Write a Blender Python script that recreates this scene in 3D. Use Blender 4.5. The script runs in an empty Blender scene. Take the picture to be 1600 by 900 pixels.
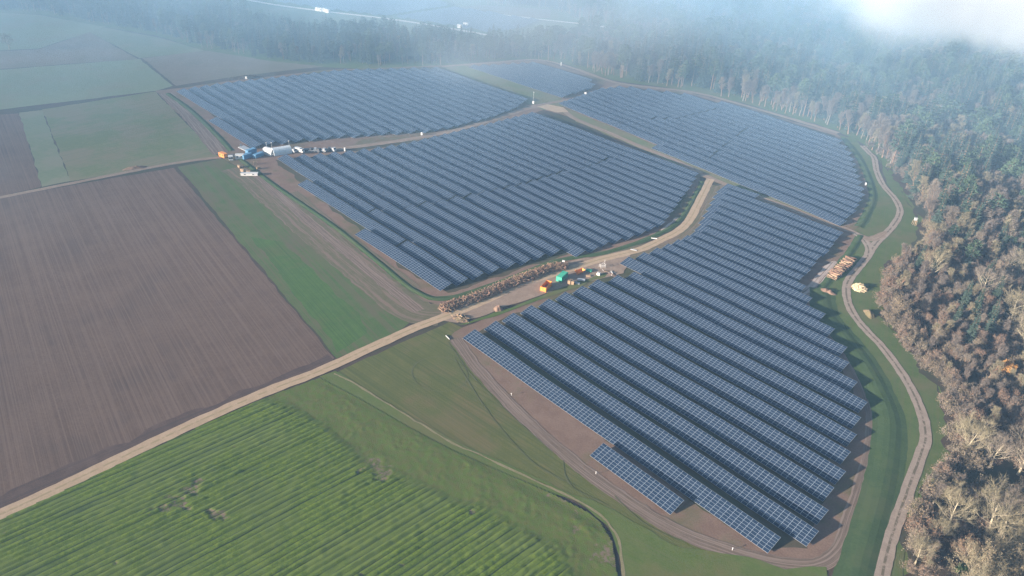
import bpy, bmesh, math, random
import numpy as np
from mathutils import Matrix, Vector, noise
from mathutils.geometry import tessellate_polygon
R = math.radians
scene = bpy.context.scene
COL = scene.collection

# ------------------------------------------------------------------ camera
CF, CP, CA, CH, CR = 1144.55, 0.532167, 0.808600, 159.326, 0.0496449
_f = Vector((-math.sin(CA)*math.cos(CP), math.cos(CA)*math.cos(CP), -math.sin(CP)))
_r = Vector((math.cos(CA), math.sin(CA), 0)); _u = _r.cross(_f)
_r2 = _r*math.cos(CR)+_u*math.sin(CR); _u2 = -_r*math.sin(CR)+_u*math.cos(CR)
cam_data = bpy.data.cameras.new('camera'); cam = bpy.data.objects.new('camera', cam_data); COL.objects.link(cam)
m3 = Matrix((_r2, _u2, -_f)).transposed()
cam.matrix_world = Matrix.Translation((0, 0, CH)) @ m3.to_4x4()
cam_data.sensor_width = 36; cam_data.lens = 36*CF/1600; cam_data.clip_end = 20000
scene.camera = cam
def G(px, py, z=0.0):
    """where the sight line of a point of the survey photo meets height z"""
    d = _f*CF+_r2*(px-800)+_u2*(450-py)
    t = (z-CH)/d.z
    return Vector((d.x*t, d.y*t, z))
def pix(x, y, z=0.0):
    d = Vector((x, y, z-CH)); w = d.dot(_f)
    return (800+CF*d.dot(_r2)/w, 450-CF*d.dot(_u2)/w) if w > 0 else (-9999, -9999)

# ------------------------------------------------------------------ light
SUN_EL, SUN_AZ = R(12.0), R(197.5)          # azimuth clockwise from +Y (north)
w = bpy.data.worlds.new('World'); scene.world = w; w.use_nodes = True
nt = w.node_tree; bgd = nt.nodes['Background']
sky = nt.nodes.new('ShaderNodeTexSky'); sky.sky_type = 'NISHITA'; sky.sun_disc = False
sky.sun_elevation = SUN_EL; sky.sun_rotation = SUN_AZ; sky.air_density = 1.0; sky.dust_density = 1.5; sky.altitude = 300
nt.links.new(sky.outputs[0], bgd.inputs[0]); bgd.inputs[1].default_value = 0.05
sl = bpy.data.lights.new('sun', 'SUN'); sl.energy = 5.0; sl.angle = R(0.6); sl.color = (1.0, 0.84, 0.70)
so = bpy.data.objects.new('sun', sl); COL.objects.link(so)
sd = Vector((-math.sin(SUN_AZ)*math.cos(SUN_EL), -math.cos(SUN_AZ)*math.cos(SUN_EL), -math.sin(SUN_EL)))
so.rotation_euler = sd.to_track_quat('-Z', 'Y').to_euler(); so.location = (0, -200, 400)
scene.view_settings.view_transform = 'Standard'; scene.view_settings.look = 'None'
scene.view_settings.gamma = 1; scene.view_settings.use_curve_mapping = False
scene.view_settings.exposure = 2.16
cy = scene.cycles
cy.max_bounces = 5; cy.diffuse_bounces = 2; cy.glossy_bounces = 2; cy.transmission_bounces = 2; cy.volume_bounces = 0
cy.transparent_max_bounces = 8; cy.use_adaptive_sampling = False
cy.use_denoising = True; cy.denoising_input_passes = 'RGB_ALBEDO_NORMAL'; cy.denoising_prefilter = 'NONE'
cy.volume_step_rate = 1.0; cy.volume_max_steps = 64

# ------------------------------------------------------------------ helpers
def tag(o, label=None, cat=None, group=None, kind=None):
    if label: o['label'] = label
    if cat: o['category'] = cat
    if group: o['group'] = group
    if kind: o['kind'] = kind
    return o
def empty(name, loc, rz=0.0, label=None, cat=None, group=None, sc=1.0):
    o = bpy.data.objects.new(name, None); COL.objects.link(o)
    o.location = loc; o.rotation_euler = (0, 0, rz); o.scale = (sc, sc, sc) if not hasattr(sc, '__len__') else sc
    o.empty_display_size = 1
    return tag(o, label, cat, group)
def link(name, me, parent=None, loc=None):
    o = bpy.data.objects.new(name, me); COL.objects.link(o)
    if parent is not None: o.parent = parent
    if loc is not None: o.location = loc
    return o
class MB:
    """collects boxes, bars and facets for ONE mesh"""
    def __init__(s): s.v = []; s.f = []
    def add(s, vs, fs):
        n = len(s.v); s.v += [tuple(p) for p in vs]; s.f += [tuple(i+n for i in f) for f in fs]
    def box(s, x0, x1, y0, y1, z0, z1):
        s.add([(x0,y0,z0),(x1,y0,z0),(x1,y1,z0),(x0,y1,z0),(x0,y0,z1),(x1,y0,z1),(x1,y1,z1),(x0,y1,z1)],
              [(0,3,2,1),(4,5,6,7),(0,1,5,4),(1,2,6,5),(2,3,7,6),(3,0,4,7)])
    def bar(s, a, b, r0, r1=None, n=6, cap=True):
        a = Vector(a); b = Vector(b); r1 = r0 if r1 is None else r1
        d = (b-a).normalized(); u = d.cross(Vector((0,0,1)) if abs(d.z) < .9 else Vector((1,0,0))).normalized(); v = d.cross(u)
        vs = []
        for p, r in ((a, r0), (b, r1)):
            for k in range(n):
                t = 2*math.pi*k/n; vs.append(p+(u*math.cos(t)+v*math.sin(t))*r)
        fs = [(k, (k+1) % n, n+(k+1) % n, n+k) for k in range(n)]
        if cap: fs += [tuple(range(n-1, -1, -1)), tuple(range(n, 2*n))]
        s.add(vs, fs)
    def mesh(s, name, mats, smooth=False):
        me = bpy.data.meshes.new(name); me.from_pydata(s.v, [], s.f)
        for m in (mats if isinstance(mats, (list, tuple)) else [mats]): me.materials.append(m)
        if smooth: me.polygons.foreach_set('use_smooth', [True]*len(me.polygons))
        me.update(); return me
    def build(s, name, mats, parent=None, loc=None, smooth=False):
        return link(name, s.mesh(name, mats, smooth), parent, loc)

# ------------------------------------------------------------------ materials
def lin(h):
    c = [int(h[i:i+2], 16)/255 for i in (0, 2, 4)]
    return tuple((x/12.92 if x <= .04045 else ((x+.055)/1.055)**2.4) for x in c)+(1,)
class NT:
    def __init__(s, name, rough=.95, spec=.15):
        s.m = bpy.data.materials.new(name); s.m.use_nodes = True; s.t = s.m.node_tree; s.b = s.t.nodes['Principled BSDF']
        s.b.inputs['Roughness'].default_value = rough; s.b.inputs['Specular IOR Level'].default_value = spec
    def n(s, typ, **kw):
        x = s.t.nodes.new(typ)
        for k, v in kw.items(): setattr(x, k, v)
        return x
    def put(s, sock, v):
        if isinstance(v, bpy.types.NodeSocket): s.t.links.new(v, sock)
        else: sock.default_value = v
    def math(s, op, a, b=0.0, c=0.0, clamp=False):
        x = s.n('ShaderNodeMath', operation=op, use_clamp=clamp)
        s.put(x.inputs[0], a); s.put(x.inputs[1], b); s.put(x.inputs[2], c); return x.outputs[0]
    def mix(s, f, a, b):
        x = s.n('ShaderNodeMix', data_type='RGBA'); s.put(x.inputs[0], f); s.put(x.inputs[6], a); s.put(x.inputs[7], b); return x.outputs[2]
    def pos(s):
        return s.n('ShaderNodeNewGeometry').outputs['Position']
    def noise(s, vec, scale, detail=3.0, rough=.55, dist=0.0):
        x = s.n('ShaderNodeTexNoise'); s.put(x.inputs['Vector'], vec); x.inputs['Scale'].default_value = scale
        x.inputs['Detail'].default_value = detail; x.inputs['Roughness'].default_value = rough; x.inputs['Distortion'].default_value = dist
        return x.outputs[0]
    def ramp(s, v, a, b):
        x = s.n('ShaderNodeMapRange'); x.interpolation_type = 'SMOOTHSTEP'; s.put(x.inputs[0], v); s.put(x.inputs[1], a); s.put(x.inputs[2], b); return x.outputs[0]
    def rot(s, vec, ang, sc=(1, 1, 1)):
        x = s.n('ShaderNodeMapping', vector_type='POINT'); s.put(x.inputs[0], vec); x.inputs['Rotation'].default_value = (0, 0, -ang); x.inputs['Scale'].default_value = (1,1,1)
        y = s.n('ShaderNodeVectorMath', operation='MULTIPLY'); s.t.links.new(x.outputs[0], y.inputs[0]); y.inputs[1].default_value = sc; return y.outputs[0]
    def bump(s, h, strength=.5, dist=.1):
        x = s.n('ShaderNodeBump'); s.put(x.inputs['Height'], h); x.inputs['Strength'].default_value = strength; x.inputs['Distance'].default_value = dist
        s.t.links.new(x.outputs[0], s.b.inputs['Normal'])
    def color(s, c): s.put(s.b.inputs['Base Color'], c)

def ground_mat(name, c1, c2, c3=None, big=.03, mid=.25, fine=2.0, ang=None, period=3.0, stripe=.0, cs=None, amt3=.5, bump=.25, bscale=1.5, wob=.6, streak=0.0):
    """earth or turf: two colours mixed by clumps, a third in patches, rows or wheel lines along ang"""
    s = NT(name); p = s.pos()
    a = s.noise(p, mid, 5, .65); b = s.noise(p, big, 3, .6); g = s.noise(p, fine, 3, .7)
    f = s.math('ADD', s.math('MULTIPLY', a, .55), s.math('MULTIPLY', g, .45))
    c = s.mix(s.ramp(f, .38, .62), c1, c2)
    if c3 is not None:
        pm = s.math('ADD', s.math('MULTIPLY', b, .7), s.math('MULTIPLY', a, .3))
        c = s.mix(s.math('MULTIPLY', s.ramp(pm, .60-amt3*.25, .72-amt3*.2), .9), c, c3)
    h = g
    if ang is not None:
        v = s.rot(p, ang)
        sx = s.n('ShaderNodeSeparateXYZ'); s.t.links.new(v, sx.inputs[0])
        wb = s.noise(p, .05, 2, .5)
        if streak:
            st = s.noise(s.rot(p, ang, (.004, 1.9/period, 1)), 1.0, 5, .75)
            st2 = s.noise(s.rot(p, ang, (.015, 5.5/period, 1)), 1.0, 3, .6)
            k = s.math('ADD', s.math('MULTIPLY', st, .6), s.math('MULTIPLY', st2, .4))
            c = s.mix(s.math('MULTIPLY', s.ramp(k, .42, .62), streak), c, cs or c3)
        if stripe:
            y = s.math('ADD', sx.outputs[1], s.math('MULTIPLY', wb, wob))
            wv = s.math('SINE', s.math('MULTIPLY', y, 2*math.pi/period))
            k = s.ramp(wv, .2, .9)
            k = s.math('MULTIPLY', k, s.ramp(s.noise(p, .06, 3, .6), .38, .55))
            c = s.mix(s.math('MULTIPLY', k, stripe), c, cs or c3)
            h = s.math('ADD', h, s.math('MULTIPLY', wv, .3))
    s.color(c); s.bump(s.math('ADD', h, s.math('MULTIPLY', a, .6)), bump, bscale*.1)
    return s.m

def rgb(r, g, b): return (r, g, b, 1)
GRASS = ground_mat('turf', rgb(.056,.092,.020), rgb(.078,.112,.028), rgb(.095,.102,.038), mid=.12, fine=1.2, amt3=.5)
ROADDIR = math.atan2((G(500,592)-G(0,805)).y, (G(500,592)-G(0,805)).x)
FURDIR = math.atan2((G(270,262)-G(520,560)).y, (G(270,262)-G(520,560)).x)

SHEETS = 0
def jitter_outline(P, step, amp, seed):
    out = []; n = len(P)
    for i in range(n):
        a = P[i]; b = P[(i+1) % n]; L = (b-a).length; k = max(1, int(L/step))
        d = (b-a).normalized() if L > 0 else Vector((1,0,0)); nrm = Vector((-d.y, d.x, 0))
        for j in range(k):
            q = a.lerp(b, j/k); t = amp*(noise.noise(Vector((q.x*.11, q.y*.11, seed)))*1.3+.5*noise.noise(Vector((q.x*.5, q.y*.5, seed+9))))
            out.append(q+nrm*t)
    return out
def sheet(name, px, m, amp=.6, step=3.0, world=None, label=None, far=1.0):
    """a ground surface: its outline, slightly ragged, lies 3 mm or more above the sheet laid before it"""
    global SHEETS
    SHEETS += 1; z = .003*SHEETS
    P = world if world is not None else [G(*q) for q in px]
    P = jitter_outline([Vector((p[0], p[1], 0)) for p in P], step*far, amp, SHEETS*3.1)
    P = [Vector((p.x, p.y, z)) for p in P]
    tri = tessellate_polygon([P])
    me = bpy.data.meshes.new(name); me.from_pydata([tuple(p) for p in P], [], [tuple(t) for t in tri]); me.materials.append(m); me.update()
    bm = bmesh.new(); bm.from_mesh(me); bmesh.ops.recalc_face_normals(bm, faces=bm.faces)
    if sum(f.normal.z*f.calc_area() for f in bm.faces) < 0: bmesh.ops.reverse_faces(bm, faces=bm.faces)
    bm.to_mesh(me); bm.free()
    return tag(link(name, me), kind='structure')
def smooth_line(P, n=8):
    out = []
    for i in range(len(P)-1):
        p0 = P[max(i-1, 0)]; p1 = P[i]; p2 = P[i+1]; p3 = P[min(i+2, len(P)-1)]
        for k in range(n):
            t = k/n; out.append(.5*((2*p1)+(p2-p0)*t+(2*p0-5*p1+4*p2-p3)*t*t+(3*p1-p0-3*p2+p3)*t**3))
    out.append(P[-1]); return out
def ribbon(name, px, width, m, amp=.35, zs=(0,0,0,0,0), lift=0, world=None, n=8, kind='structure', taper=False):
    """a road or track: a strip of even width along a smooth line; uv u runs across, v along in metres"""
    global SHEETS
    SHEETS += 1; z = .003*SHEETS+lift
    P = smooth_line([Vector(G(*q)) for q in px] if world is None else world, n)
    Q = [P[0]]
    for p in P[1:]:
        L = (p-Q[-1]).length; k = max(1, int(L/2.5)); a = Q[-1]
        for j in range(1, k+1): Q.append(a.lerp(p, j/k))
    c = len(zs); vs = []; uv = []; s = 0
    for i, p in enumerate(Q):
        d = (Q[min(i+1, len(Q)-1)]-Q[max(i-1, 0)]).normalized(); nr = Vector((-d.y, d.x, 0))
        if i: s += (p-Q[i-1]).length
        wd = width*(1 if not taper else max(.05, math.sin(math.pi*i/(len(Q)-1))**.4))
        for j in range(c):
            t = j/(c-1)-.5; e = 0
            if j in (0, c-1): e = amp*(noise.noise(Vector((p.x*.2, p.y*.2, SHEETS+j*5)))+.6*noise.noise(Vector((p.x*.7, p.y*.7, SHEETS+j*5))))*(1 if j else -1)
            q = p+nr*(t*wd+e); vs.append((q.x, q.y, z+zs[j])); uv.append((j/(c-1), s))
    fs = [(i*c+j, i*c+j+1, (i+1)*c+j+1, (i+1)*c+j) for i in range(len(Q)-1) for j in range(c-1)]
    me = bpy.data.meshes.new(name); me.from_pydata(vs, [], fs); me.materials.append(m)
    ul = me.uv_layers.new(name='UVMap'); idx = np.zeros(len(me.loops), int); me.loops.foreach_get('vertex_index', idx)
    ul.data.foreach_set('uv', np.array(uv)[idx].ravel()); me.update()
    bm = bmesh.new(); bm.from_mesh(me)
    if sum(f.normal.z for f in bm.faces) < 0: bmesh.ops.reverse_faces(bm, faces=bm.faces)
    bm.to_mesh(me); bm.free()
    return tag(link(name, me), kind=kind)
def track_mat(name, c1, c2, cmid=None, midw=.12, ruts=0, crut=None):
    s = NT(name); p = s.pos()
    f = s.math('ADD', s.math('MULTIPLY', s.noise(p, .3, 4, .6), .5), s.math('MULTIPLY', s.noise(p, 2.2, 3, .7), .5))
    c = s.mix(s.ramp(f, .38, .62), c1, c2)
    uv = s.n('ShaderNodeUVMap'); sx = s.n('ShaderNodeSeparateXYZ'); s.t.links.new(uv.outputs[0], sx.inputs[0])
    wob = s.math('MULTIPLY', s.math('SUBTRACT', s.noise(p, .08, 3, .6), .5), .12)
    u = s.math('ADD', sx.outputs[0], wob)
    if ruts:
        st = s.n('ShaderNodeCombineXYZ'); s.put(st.inputs[0], s.math('MULTIPLY', u, ruts)); s.put(st.inputs[1], s.math('MULTIPLY', sx.outputs[1], .018))
        k = s.noise(st.outputs[0], 1.0, 4, .75)
        c = s.mix(s.ramp(k, .47, .57), c, crut)
    if cmid is not None:
        d = s.math('ABSOLUTE', s.math('SUBTRACT', u, .5))
        k = s.math('MULTIPLY', s.math('SUBTRACT', 1.0, s.ramp(d, midw*.5, midw)), s.ramp(s.noise(p, .35, 4, .7), .38, .52))
        c = s.mix(k, c, cmid)
    s.color(c); s.bump(f, .3, .12); return s.m

# ------------------------------------------------------------------ ground and fields
gm = bpy.data.meshes.new('ground'); gm.from_pydata([(-2600,-900,0),(900,-900,0),(900,2800,0),(-2600,2800,0)], [], [(0,1,2,3)]); gm.materials.append(GRASS)
tag(link('ground', gm), kind='structure')

PLOUGH = ground_mat('ploughed_earth', rgb(.080,.052,.039), rgb(.104,.070,.053), rgb(.070,.047,.037), mid=.08, fine=.8, ang=FURDIR, period=2.4, streak=.65, cs=rgb(.140,.099,.078), amt3=.4)
PLOUGH_DARK = ground_mat('dark_tilled_earth', rgb(.070,.046,.038), rgb(.088,.060,.048), rgb(.10,.068,.055), ang=ROADDIR, period=2.0, streak=.6, cs=rgb(.044,.033,.033))
DIRT = ground_mat('bare_reddish_soil', rgb(.135,.088,.066), rgb(.180,.124,.094), rgb(.088,.084,.040), mid=.15, amt3=.5)
FLOOR = ground_mat('leaf_litter', rgb(.042,.032,.024), rgb(.070,.050,.038), rgb(.038,.044,.024), mid=.2, amt3=.6)
sheet('forest_floor', [(-900,18),(60,22),(150,40),(250,57),(320,80),(420,95),(500,105),(560,107),(700,103),(760,96),(845,94),(880,99),(960,126),(1080,142),(1160,161),(1240,184),(1310,205),(1350,226),(1372,246),(1400,285),(1428,330),(1440,365),(1424,392),(1384,415),(1378,450),(1374,490),(1398,522),(1430,562),(1466,602),(1474,640),(1482,690),(1486,722),(1456,742),(1436,775),(1420,830),(1410,900),(1402,990),(2600,1100),(2500,-150),(1500,-150),(200,-150)], FLOOR, amp=1.5)
M_far_a = ground_mat('young_winter_crop', rgb(.105,.135,.070), rgb(.125,.150,.085), rgb(.15,.15,.10), ang=R(20), period=8, streak=.35, cs=rgb(.14,.155,.10), mid=.04, fine=.3)
M_far_b = ground_mat('stubble_field', rgb(.135,.115,.085), rgb(.16,.135,.105), rgb(.12,.11,.07), ang=R(20), period=8, streak=.35, cs=rgb(.12,.10,.075), mid=.04, fine=.3)
M_far_c = ground_mat('winter_meadow', rgb(.095,.120,.050), rgb(.115,.135,.062), rgb(.145,.130,.080), ang=R(100), period=9, streak=.45, cs=rgb(.085,.115,.050), mid=.05, fine=.4, amt3=.7)
M_far_d = ground_mat('pale_green_field', rgb(.130,.165,.095), rgb(.150,.180,.110), rgb(.15,.16,.10), ang=R(15), period=10, streak=.3, cs=rgb(.12,.15,.085), mid=.04, fine=.3)
# fields top left
sheet('meadow_field', [(-300,-18),(0,20),(60,23),(165,42),(60,76),(-300,92)], M_far_d)
sheet('stubble_field', [(-300,92),(60,77),(140,50),(215,92),(-300,130)], M_far_b)
sheet('green_field', [(140,50),(165,43),(250,59),(322,80),(218,91)], M_far_a)
sheet('stubble_field', [(222,91),(322,79),(420,95),(505,104),(430,112),(350,122),(275,134)], M_far_b)
sheet('pale_field', [(-300,132),(218,92),(270,134),(243,142),(-300,207)], M_far_d)
sheet('tilled_field', [(-300,198),(30,177),(65,292),(-300,372)], PLOUGH)
sheet('crop_strip', [(30,176),(65,172),(110,283),(66,292)], M_far_a)
sheet('meadow_field', [(66,171),(243,143),(342,246),(111,283)], M_far_c)
sheet('ploughed_field', [(-300,372),(0,309),(272,262),(522,559),(500,580),(240,690),(-300,932)], PLOUGH)
sheet('ploughed_headland', [(-300,900),(0,776),(230,672),(430,590),(515,552),(522,562),(500,579),(240,690),(-300,932)], PLOUGH_DARK, amp=2.0)
M_f2 = ground_mat('rough_green_strip', rgb(.050,.088,.024), rgb(.066,.104,.032), rgb(.082,.085,.042), ang=FURDIR, period=6, streak=.75, cs=rgb(.095,.080,.048), mid=.1, amt3=.45)
sheet('green_strip_field', [(278,261),(345,248),(372,262),(420,305),(640,505),(600,532),(526,560)], M_f2)
LUSH = ground_mat('lush_green_crop', rgb(.048,.100,.022), rgb(.062,.118,.026), rgb(.070,.094,.030), ang=FURDIR, period=2.2, streak=.7, cs=rgb(.034,.068,.020), mid=.2)
sheet('crop_strip', [(392,370),(440,378),(560,490),(575,520),(530,550)], LUSH, amp=1.2)
# soil around and beneath the arrays
sheet('bare_soil', [(700,527),(722,512),(790,486),(850,466),(905,446),(948,424),(1000,398),(1050,378),(1085,352),(1108,322),(1118,292),(1135,285),(1200,305),(1260,330),(1330,358),(1352,372),(1335,400),(1305,432),(1278,455),(1275,490),(1300,520),(1335,560),(1358,600),(1368,650),(1366,700),(1352,755),(1335,810),(1314,862),(1285,884),(1225,887),(1150,868),(1065,838),(1003,803),(930,752),(868,702),(800,642),(738,574)], DIRT, amp=1.0)
UNDER = ground_mat('worn_turf_shade_darkened', rgb(.052,.048,.028), rgb(.072,.060,.040), rgb(.045,.054,.024), mid=.1, amt3=.7)  # worn turf, its colours darkened to deepen the shade between rows
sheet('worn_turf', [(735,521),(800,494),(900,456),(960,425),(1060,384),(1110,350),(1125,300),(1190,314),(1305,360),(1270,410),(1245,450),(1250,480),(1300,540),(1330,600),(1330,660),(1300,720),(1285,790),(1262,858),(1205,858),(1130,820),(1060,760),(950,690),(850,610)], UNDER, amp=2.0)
sheet('bare_soil', [(345,246),(372,240),(420,242),(560,236),(660,222),(760,195),(835,176),(1095,270),(1098,292),(1080,330),(1055,352),(1010,376),(950,398),(880,410),(800,440),(722,470),(690,478),(660,470),(642,500),(560,430),(420,303),(372,262)], DIRT, amp=1.2)
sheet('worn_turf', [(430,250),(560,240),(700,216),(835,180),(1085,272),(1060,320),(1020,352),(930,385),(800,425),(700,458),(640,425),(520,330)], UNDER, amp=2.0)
sheet('bare_soil', [(243,142),(285,137),(330,130),(400,122),(500,110),(690,102),(745,100),(845,94),(960,127),(975,131),(1080,145),(1160,166),(1240,190),(1308,209),(1340,240),(1352,270),(1362,305),(1350,345),(1335,362),(1290,347),(1165,300),(1110,282),(1000,232),(900,186),(850,172),(763,194),(650,220),(480,238),(345,246)], DIRT, amp=1.2)
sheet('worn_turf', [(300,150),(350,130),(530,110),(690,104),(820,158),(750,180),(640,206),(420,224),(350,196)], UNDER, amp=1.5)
sheet('meadow_strip', [(690,104),(722,101),(760,112),(877,153),(885,166),(850,172),(835,166),(815,158)], M_far_c, amp=1)
sheet('meadow_strip', [(885,170),(960,200),(1060,243),(1115,270),(1200,303),(1300,344),(1318,352),(1310,358),(1200,312),(1108,278),(990,228),(900,190)], M_far_c, amp=.8)
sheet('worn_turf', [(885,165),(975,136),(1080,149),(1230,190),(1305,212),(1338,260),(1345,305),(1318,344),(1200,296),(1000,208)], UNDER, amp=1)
M_head = ground_mat('headland_grass', rgb(.062,.096,.018), rgb(.082,.114,.026), rgb(.100,.100,.034), ang=math.atan2((G(1000,835)-G(760,716)).y, (G(1000,835)-G(760,716)).x), period=3, streak=.6, cs=rgb(.088,.100,.036), mid=.15, fine=1.4)
# meadow between the crop and the array
MEADOW = ground_mat('mown_olive_meadow', rgb(.076,.086,.022), rgb(.098,.103,.030), rgb(.112,.095,.040), ang=math.atan2((G(1050,835)-G(740,590)).y, (G(1050,835)-G(740,590)).x)+R(8), period=2.6, streak=.8, cs=rgb(.054,.070,.018), mid=.12, fine=1.4)
sheet('olive_meadow', [(524,582),(600,548),(702,503),(722,512),(702,528),(738,574),(800,642),(868,702),(930,752),(1003,803),(1065,838),(1150,868),(1060,860),(960,800),(860,758),(700,688),(600,630)], MEADOW, amp=.8)
# right-hand grass strip
VERGE = ground_mat('green_verge', rgb(.054,.088,.024), rgb(.074,.104,.030), rgb(.096,.094,.042), mid=.15, fine=1.5, ang=math.atan2((G(1400,640)-G(1380,880)).y, (G(1400,640)-G(1380,880)).x), period=4, streak=.5, cs=rgb(.085,.088,.042))
sheet('green_verge', [(1312,212),(1335,216),(1362,244),(1385,290),(1400,315),(1408,335),(1395,356),(1372,380),(1350,375),(1335,362),(1350,345),(1364,305),(1352,265),(1338,235)], VERGE, amp=.6)
sheet('green_verge', [(1372,246),(1400,285),(1428,330),(1440,365),(1424,392),(1384,415),(1378,450),(1374,490),(1398,522),(1430,562),(1466,602),(1474,640),(1482,690),(1486,722),(1456,742),(1436,775),(1420,830),(1410,900),(1402,990),(1290,990),(1300,900),(1316,862),(1336,810),(1353,755),(1368,700),(1370,650),(1360,600),(1337,560),(1302,520),(1277,490),(1266,465),(1300,425),(1330,395),(1352,374),(1372,383),(1398,358),(1408,335),(1402,312),(1385,285)], VERGE, amp=1.0)
EDGE = ground_mat('scrub_edge', rgb(.090,.080,.045), rgb(.070,.085,.034), rgb(.14,.10,.07), mid=.15, amt3=.6)
sheet('forest_floor', [(1385,262),(1402,285),(1430,332),(1442,362),(1430,385),(1384,408),(1372,450),(1374,492),(1394,524),(1426,566),(1464,604),(1472,642),(1480,692),(1482,716),(1456,742),(1438,776),(1424,832),(1414,900),(1404,990),(2300,1100),(2300,500),(1700,300)], FLOOR, amp=3.2, step=2.0)
BAND = ground_mat('shade_dark_grass', rgb(.026,.060,.022), rgb(.036,.072,.028), rgb(.03,.05,.02), mid=.3)
# ditch bank: a low bank, its far-face shade partly painted as darker grass
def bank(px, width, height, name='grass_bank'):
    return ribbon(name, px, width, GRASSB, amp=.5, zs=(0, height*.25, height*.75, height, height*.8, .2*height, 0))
GRASSB = ground_mat('shade_toned_bank_grass', rgb(.034,.062,.022), rgb(.046,.076,.028), rgb(.055,.075,.030), mid=.2, fine=1.5)
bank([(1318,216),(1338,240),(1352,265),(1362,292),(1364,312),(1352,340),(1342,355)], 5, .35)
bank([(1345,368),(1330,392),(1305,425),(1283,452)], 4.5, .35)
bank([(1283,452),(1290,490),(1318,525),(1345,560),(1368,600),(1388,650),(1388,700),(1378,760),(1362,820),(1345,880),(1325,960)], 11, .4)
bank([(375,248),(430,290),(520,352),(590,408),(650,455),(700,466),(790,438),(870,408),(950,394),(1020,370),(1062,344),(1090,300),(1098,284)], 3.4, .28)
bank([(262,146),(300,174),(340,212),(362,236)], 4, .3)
# tracks of wheels in the soil
RUT = track_mat('rutted_soil', rgb(.105,.078,.060), rgb(.130,.098,.076), ruts=9, crut=rgb(.190,.148,.122))
RUT2 = track_mat('rutted_soil_grass', rgb(.085,.085,.042), rgb(.110,.095,.060), ruts=8, crut=rgb(.150,.112,.085))
ribbon('wheel_ruts', [(712,530),(745,575),(805,640),(870,700),(930,748),(1003,798),(1068,834),(1150,864),(1225,882),(1278,882),(1312,858),(1330,810),(1348,755),(1362,700),(1364,650),(1354,610),(1332,570),(1300,525)], 4.8, RUT, amp=.5)
ribbon('wheel_ruts', [(368,262),(400,285),(470,345),(560,420),(640,482),(690,492)], 16, RUT2, amp=1)
ribbon('wheel_ruts', [(400,272),(470,335),(570,418),(655,486)], 5, RUT, amp=.7)
ribbon('wheel_ruts', [(460,300),(520,352),(590,405),(650,450)], 4.5, RUT2, amp=.7)
ribbon('wheel_ruts', [(258,146),(290,175),(345,240)], 9, RUT, amp=.7)
ribbon('wheel_ruts', [(935,402),(1000,392),(1050,378),(1080,356),(1104,322),(1118,290)], 11, RUT2, amp=1)
PALEST = track_mat('pale_rutted_soil', rgb(.30,.25,.22), rgb(.38,.33,.30), ruts=5, crut=rgb(.16,.12,.10))
ribbon('pale_ruts', [(1305,408),(1285,432),(1262,458),(1248,462)], 5, PALEST, amp=.8, taper=True)
ribbon('pale_ruts', [(1060,340),(1050,352),(1034,362)], 4, PALEST, amp=.8, taper=True)
sheet('green_headland', [(700,690),(860,757),(960,798),(1065,858),(1150,868),(1225,888),(1290,886),(1300,1000),(985,1000),(975,880),(950,822),(915,792),(860,770),(760,727)], M_head, amp=1.0)
sheet('green_headland', [(500,589),(524,580),(600,626),(700,684),(770,716),(860,756),(860,775),(760,735),(700,708),(640,678),(560,634)], M_head, amp=.5)
MOW = track_mat('bent_grass_lines', rgb(.085,.092,.038), rgb(.095,.098,.044), ruts=3, crut=rgb(.07,.082,.028))
# wheel ring and swathes in the meadow
cc = G(687, 584)
for rr in (10.5,):
    ribbon('mower_ring', None, .35, MOW, amp=.12, world=[Vector((cc.x+rr*math.cos(t), cc.y+rr*.9*math.sin(t), 0)) for t in np.linspace(0, 2*math.pi, 24)], n=2)
for L in ([(700,535),(740,590),(800,650),(862,706)], [(710,560),(760,640),(830,720),(900,760)], [(880,720),(884,745),(900,765),(950,790)],[(960,775),(985,800),(1010,820),(1060,845)]):
    ribbon('mower_line', L, .3, MOW, amp=.2)
STRAW = track_mat('dry_grass_seam', rgb(.20,.17,.10), rgb(.15,.14,.07))
ribbon('dry_grass_seam', [(522,584),(560,603),(640,652),(700,688),(760,716)], .6, STRAW, amp=.5)
ribbon('dry_grass_seam', [(760,716),(860,762),(915,790),(948,815),(966,845),(974,900),(978,960)], .7, STRAW, amp=.4)
# roads
SAND = track_mat('sandy_road', rgb(.300,.225,.150), rgb(.360,.275,.190), cmid=rgb(.250,.200,.115), midw=.10)
SAND2 = track_mat('brown_dirt_road', rgb(.200,.148,.112), rgb(.255,.195,.150), ruts=6, crut=rgb(.16,.12,.09))
GRAVEL = track_mat('pale_gravel_track', rgb(.215,.175,.145), rgb(.270,.222,.185), cmid=rgb(.105,.090,.062), midw=.13)
ribbon('forest_edge_path', [(690,104),(780,97),(845,94),(900,108),(967,130),(1080,144),(1160,164),(1240,187),(1310,208)], 5, SAND2, amp=.8)
ribbon('site_road', [(345,244),(420,240),(480,237),(560,229),(650,216),(707,205),(763,189),(831,168),(854,167),(877,170)], 5, SAND2)
ribbon('site_road', [(831,166),(877,158),(914,151),(967,132)], 4, SAND2)
ribbon('site_road', [(854,167),(877,171),(899,186),(952,208),(1005,231),(1058,252),(1109,278),(1165,300),(1230,324),(1290,347),(1335,364),(1359,384)], 4.5, SAND2)
ribbon('field_track', [(-200,348),(0,309),(100,289),(200,269),(280,254),(345,246)], 3.5, SAND2, amp=.5)
sheet('gravel_pad', [(838,167),(855,163),(880,168),(888,175),(870,176),(855,172)], SAND, amp=.6)
sheet('working_yard', [(690,488),(760,462),(840,430),(880,412),(935,400),(985,395),(975,428),(930,438),(870,452),(800,478),(760,492),(715,505),(690,500)], SAND2, amp=1.0)
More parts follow.
